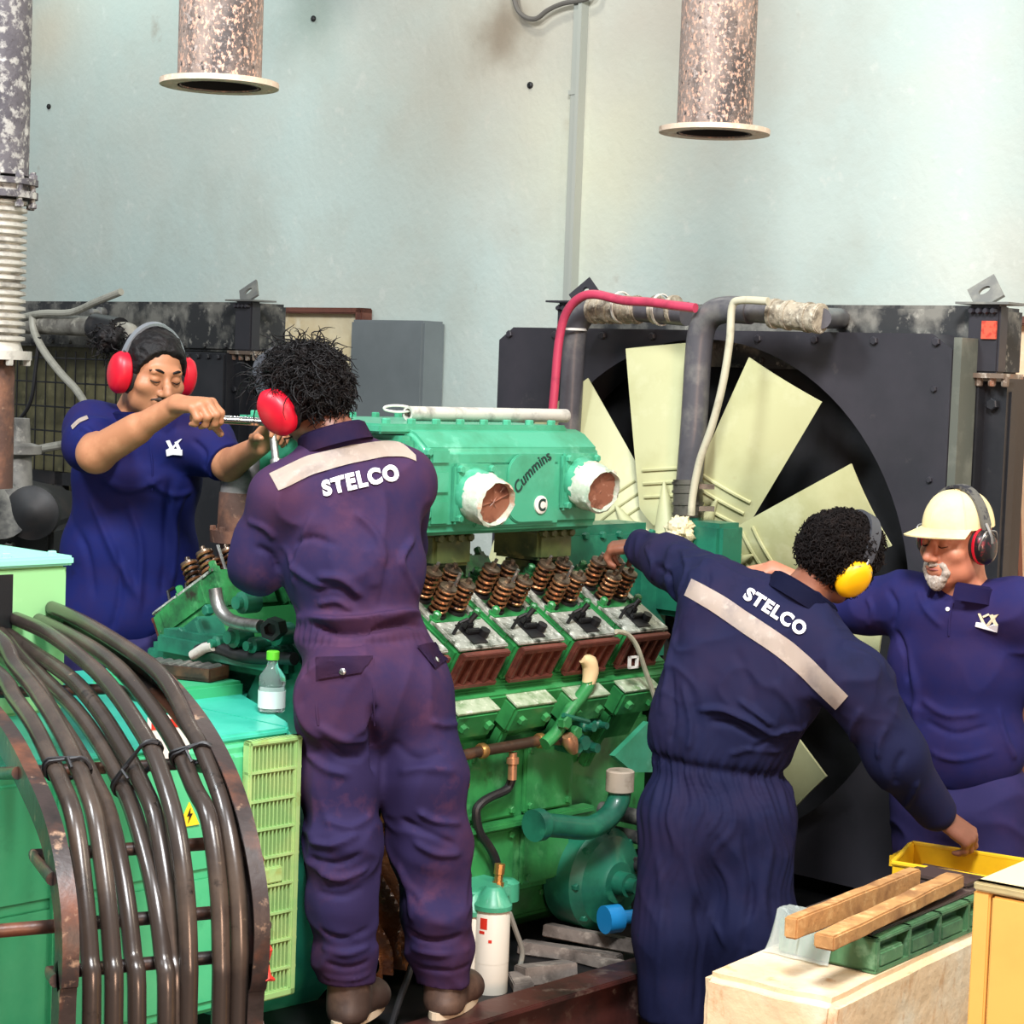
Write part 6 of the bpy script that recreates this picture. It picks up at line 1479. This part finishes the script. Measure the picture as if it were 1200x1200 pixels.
# ------------------------------------------------------------------ right foreground
zt = .55
c0 = on_z(978, 1175, zt); c1_ = on_z(1137, 1098, zt); c2_ = on_z(848, 1150, zt)
ex_ = (c1_ - c0).normalized(); ey_ = ZX.cross(ex_)
wy = (c2_ - c0).dot(ey_)
FB = frame(V((c0.x, c0.y, 0)), ex_, ey_, ZX)
m_block = mat('cloth_block', '#dcbd96', .85, spots=[('#e0d2b8', 5, .45, .7), ('#c39568', 18, .58, .72, (1, 1, .5)), ('#b98a62', 50, .66, .75)], bump=(30, .4, .01))
t = thing('packing_block', 'cream cloth covered block under the green castings at bottom right', 'block', FB(.6, wy / 2, 0))
g = G(); g.hexa(FB, 0, 1.35, 0, wy + .08, 0, zt, .02, 3)
bm = g.bm; bmesh.ops.subdivide_edges(bm, edges=[e for e in bm.edges if e.calc_length() > .2], cuts=14, use_grid_fill=True)
from mathutils import noise as mn
for v in bm.verts: v.co += V((1, 1, .5)) * .006 * mn.noise(v.co * 9) + (ZX.cross(ex_)) * .004 * mn.noise(v.co * 23)
part(g, 'cover', m_block, t)
# green casting with oily top under plastic film
a0 = on_z(1026, 1144, zt + .0); a0 = on_z(1026, 1143, zt); ca, cb = on_z(1026, 1143, zt), on_z(1145, 1090, zt)
gx = (cb - ca).normalized(); gy = ZX.cross(gx); GB = frame(V((ca.x, ca.y, zt)), gx, gy, ZX)
hz = .085; gw = .26
t = thing('engine_casting', 'oily green metal casting lying on the cream block under two timber battens', 'casting', GB(.3, gw / 2, 0))
g = G(); g.hexa(GB, 0, .75, .03, gw, .002, hz, .006)
for k in range(4): g.hexa(GB, .02 + k * .16, .14 + k * .16, .0, .035, .012, .05, .005)
for k in range(5): g.hexa(GB, .0 + k * .16, .018 + k * .16, 0, .04, .004, hz, .003)
g.hexa(GB, 0, .75, .0, .04, hz - .012, hz, .003); g.hexa(GB, .0, .75, .0, .035, .002, .012)
part(g, 'casting_body', mat('casting_green', '#4f7a52', .5, spots=[('#2c4a35', 6, .48, .68), ('#87a884', 14, .58, .75)], bump=(40, .3, .005)), t)
g = G(); g.hexa(GB, .01, .74, .02, gw - .01, hz, hz + .008, .003)
for k in range(4): g.hexa(GB, .05 + k * .17, .17 + k * .17, .04, gw - .05, hz + .008, hz + .02, .006)
part(g, 'gasket_face', mat('oily_face', '#4a3b36', .35, spots=[('#2a2120', 8, .5, .7), ('#7d6c62', 20, .6, .75)]), t)
fm = mat('clear_film', '#cfd6cf', .12, alpha=.34, spec=.8)
g = G()
def film(s_, q):
    x = -.025 + .07 * s_; y = gw * .42 + (gw * .58 + .03) * q; n_ = mn.noise(V((x * 22, y * 22, 0))) * .02 + mn.noise(V((x * 60, y * 60, 3))) * .009
    h_ = (hz + .012 + n_) * min(1, .04 + s_ * 3.2) * min(1, .04 + (1 - q) * 6); h_ = max(h_, .004) if (x < 0 or y > gw) else max(h_, hz + .024)
    return GB(x + n_ * .5, y + n_ * .6, h_)
g.grid(film, 40, 50, .0012)
single(g, 'plastic_film', mat('clear_film', '#c9c6bb', .12, alpha=.22, spec=.9), 'crumpled clear plastic film over the near end of the green casting', 'plastic film')
# timber battens
m_wood = mat('rough_timber', '#b98852', .8, spots=[('#8a5f38', 9, .45, .65, (1, 1, 1)), ('#d6ac74', 22, .55, .72), ('#5a3d28', 6, .66, .78)], bump=(40, .5, .006))
zb_ = zt + hz + .022
def batten(fl, fr_, rl, w, h, zb, lb, lift=.0):
    A, B = on_z(*fl, zb + h), on_z(*rl, zb + h); d = (B - A).normalized(); s = ZX.cross(d); L = (B - A).length
    f = frame(V((A.x, A.y, zb)), d, s, ZX); g = G(); g.hexa(f, 0, L, 0, w, 0, h, .004)
    bmesh.ops.subdivide_edges(g.bm, edges=[e for e in g.bm.edges if e.calc_length() > .2], cuts=16, use_grid_fill=True)
    for v in g.bm.verts: v.co += s * .003 * mn.noise(v.co * 11) + ZX * .002 * mn.noise(v.co * 17 + V((5, 5, 5)))
    single(g, 'timber_batten', m_wood, lb, 'timber', 'timber battens on the casting')
batten((935, 1077), None, (1080, 1018), .034, .05, zb_, 'taller timber batten nearer the mechanic, left of the pair')
batten((978, 1098), None, (1131, 1025), .05, .034, zb_, 'flatter splintered timber batten nearer the yellow cabinet')
# yellow bin: tall at the back, lower open front
zr = .665; B0 = on_z(1070, 988, zr); e1 = on_z(1205, 1009, zr)
bx_ = (V((e1.x, e1.y, 0)) - V((B0.x, B0.y, 0))).normalized(); by_ = V((bx_.y, -bx_.x, 0)); BB = frame(V((B0.x, B0.y, zt + .004)), bx_, by_, ZX)
bh = zr - zt - .004; bw, bl = .155, .50; fh = bh - .025
t = thing('parts_bin', 'bright yellow plastic parts bin under the mechanic\'s hand', 'bin', BB(bl / 2, bw / 2, 0))
g = G(); th_ = .006
g.hexa(BB, 0, bl, 0, bw, 0, th_); g.hexa(BB, 0, bl, 0, th_, th_, bh, .002); g.hexa(BB, 0, bl, bw - th_, bw, th_, fh, .002)
for x in (0, bl - th_): g.prism(lambda d, y, z: BB(d, y, z), [(th_, th_), (bw - th_, th_), (bw - th_, fh), (bw * .6, fh + .006), (bw * .3, bh), (th_, bh)], x, x + th_, .0015)
part(g, 'tub', m_yellow, t)
g = G(); g.tube([BB(0, bw, fh), BB(0, bw * .55, fh + .012), BB(0, bw * .2, bh), BB(0, 0, bh), BB(bl, 0, bh), BB(bl, bw * .2, bh), BB(bl, bw * .55, fh + .012), BB(bl, bw, fh), BB(0, bw, fh)], .007, 8); part(g, 'rim', m_yellow, t)
g = G(); g.hexa(BB, -.03, .0, .01, bw * .5, bh - .03, bh - .02, .002)
for k in range(3): g.hexa(BB, -.03, .0, .012 + k * .04, .018 + k * .04, bh - .05, bh - .02, .001)
part(g, 'stacking_lug', m_yellow, t)
# yellow cream cabinet at the right edge
zc = 1.0; k0 = on_z(1141, 1043, zc)
kx = V((.80, -.60, 0)).normalized(); ky = V((.60, .80, 0)).normalized(); KB = frame(V((k0.x, k0.y, 0)), kx, ky, ZX)
t = thing('cabinet', 'cream yellow metal cabinet at the bottom right corner', 'cabinet', KB(.4, .25, 0))
mc_ = mat('cabinet_cream', '#d9a352', .5, spots=[('#d09a4c', 4, .5, .75)])
g = G(); g.hexa(KB, 0, .9, .022, .5, .02, zc, .006); part(g, 'body', mc_, t)
g = G(); g.hexa(KB, .0, .9, -.004, .022, zc - .0, zc + .018, .004); g.hexa(KB, .0, .9, -.004, .5, zc, zc + .018, .004); part(g, 'top', mat('cabinet_top', '#d3c594', .5), t)
g = G(); g.hexa(KB, 0, .032, 0, .022, .02, zc, .003); part(g, 'door_post', mc_, t)
g = G(); g.hexa(KB, .036, .9, -.002, .02, .03, zc - .004, .004); dr = part(g, 'door', mc_, t)
g = G(); g.hexa(KB, .5, .52, -.02, -.002, .5, .62, .004); part(g, 'handle', m_chrome, dr)

# wood scraps behind the rail
m_scrap = mat('scrap_wood', '#7a7068', .85, spots=[('#4d453f', 8, .45, .65), ('#a3988c', 18, .56, .72)], bump=(40, .5, .006))
for i, (px, py, L, w, h, a, zz, lb) in enumerate(((694, 1098, .30, .06, .035, 1.35, .275, 'long grey wood scrap lying highest beside the green pump'), (668, 1116, .30, .07, .035, 1.2, .24, 'dark wood scrap under the long grey one'), (640, 1138, .16, .08, .05, .35, .24, 'pale wedge shaped wood scrap behind the base rail'), (712, 1128, .22, .06, .03, 1.5, .24, 'flat wood scrap nearest the bending man\'s leg'), (611, 1150, .12, .06, .03, -.9, .24, 'small grey wood scrap beside the white oil filter'))):
    p = on_z(px, py, zz + h * .5); f = frame(V((p.x, p.y, zz)), (AX * math.cos(a) + NX * math.sin(a)), (NX * math.cos(a) - AX * math.sin(a)), ZX)
    g = G(); g.prism(lambda x, y, z: f(x, y, z), [(-w / 2, 0), (w / 2, 0), (w / 2 * .8, h), (-w / 2, h * .8)], -L / 2, L / 2, .003)
    single(g, 'wood_scrap', m_scrap, lb, 'wood scrap', 'wood scraps behind the base rail')
# ------------------------------------------------------------------ light
w = bpy.data.worlds.new('world'); SC.world = w; w.use_nodes = True
w.node_tree.nodes['Background'].inputs[0].default_value = (.86, .93, 1.0, 1); w.node_tree.nodes['Background'].inputs[1].default_value = .3
def area(name, loc, target, size, power, color):
    l = bpy.data.lights.new(name, 'AREA'); l.energy = power; l.size = size; l.color = color
    o = bpy.data.objects.new(name, l); COL.objects.link(o); o.location = loc
    o.rotation_euler = (V(target) - V(loc)).to_track_quat('-Z', 'Y').to_euler()
    return o
area('overhead_fill', (.2, 1.2, 5.4), (-.1, 6, .9), 1.1, 400, (.97, .98, 1))  # unseen overhead area lights added for key and fill
area('overhead_fill', (-3.2, 3.0, 5.4), (-.6, 6.4, 1.0), 1.0, 200, (.9, .96, 1))
area('overhead_fill', (3.2, 3.2, 4.6), (.8, 5.6, .6), 1.0, 75, (1, .86, .68))
def bay(px, z, p, color):
    q = uvz(on_u(px, 300, 7.2)); l = bpy.data.lights.new('bay_lamp', 'SPOT'); l.energy = p; l.spot_size = math.radians(124); l.spot_blend = .12; l.shadow_soft_size = .12; l.color = color
    o = bpy.data.objects.new('bay_lamp', l); COL.objects.link(o); o.location = E(6.0, q.y, z)
bay(140, 5.0, 55, (.86, 1, .96)); bay(640, 4.85, 34, (1, .97, .86)); bay(1260, 4.7, 7, (.9, .96, 1))
area('warm_fill', (1.3, .2, 1.3), (0, 5.4, .9), .7, 75, (1, .6, .4))  # warm fill light added low beside the camera
SC.view_settings.view_transform = 'Standard'; SC.view_settings.look = 'None'
SC.view_settings.gamma = 1; SC.view_settings.use_curve_mapping = False
SC.view_settings.exposure = 0.5
try: SC.cycles.use_denoising = True
except Exception: pass
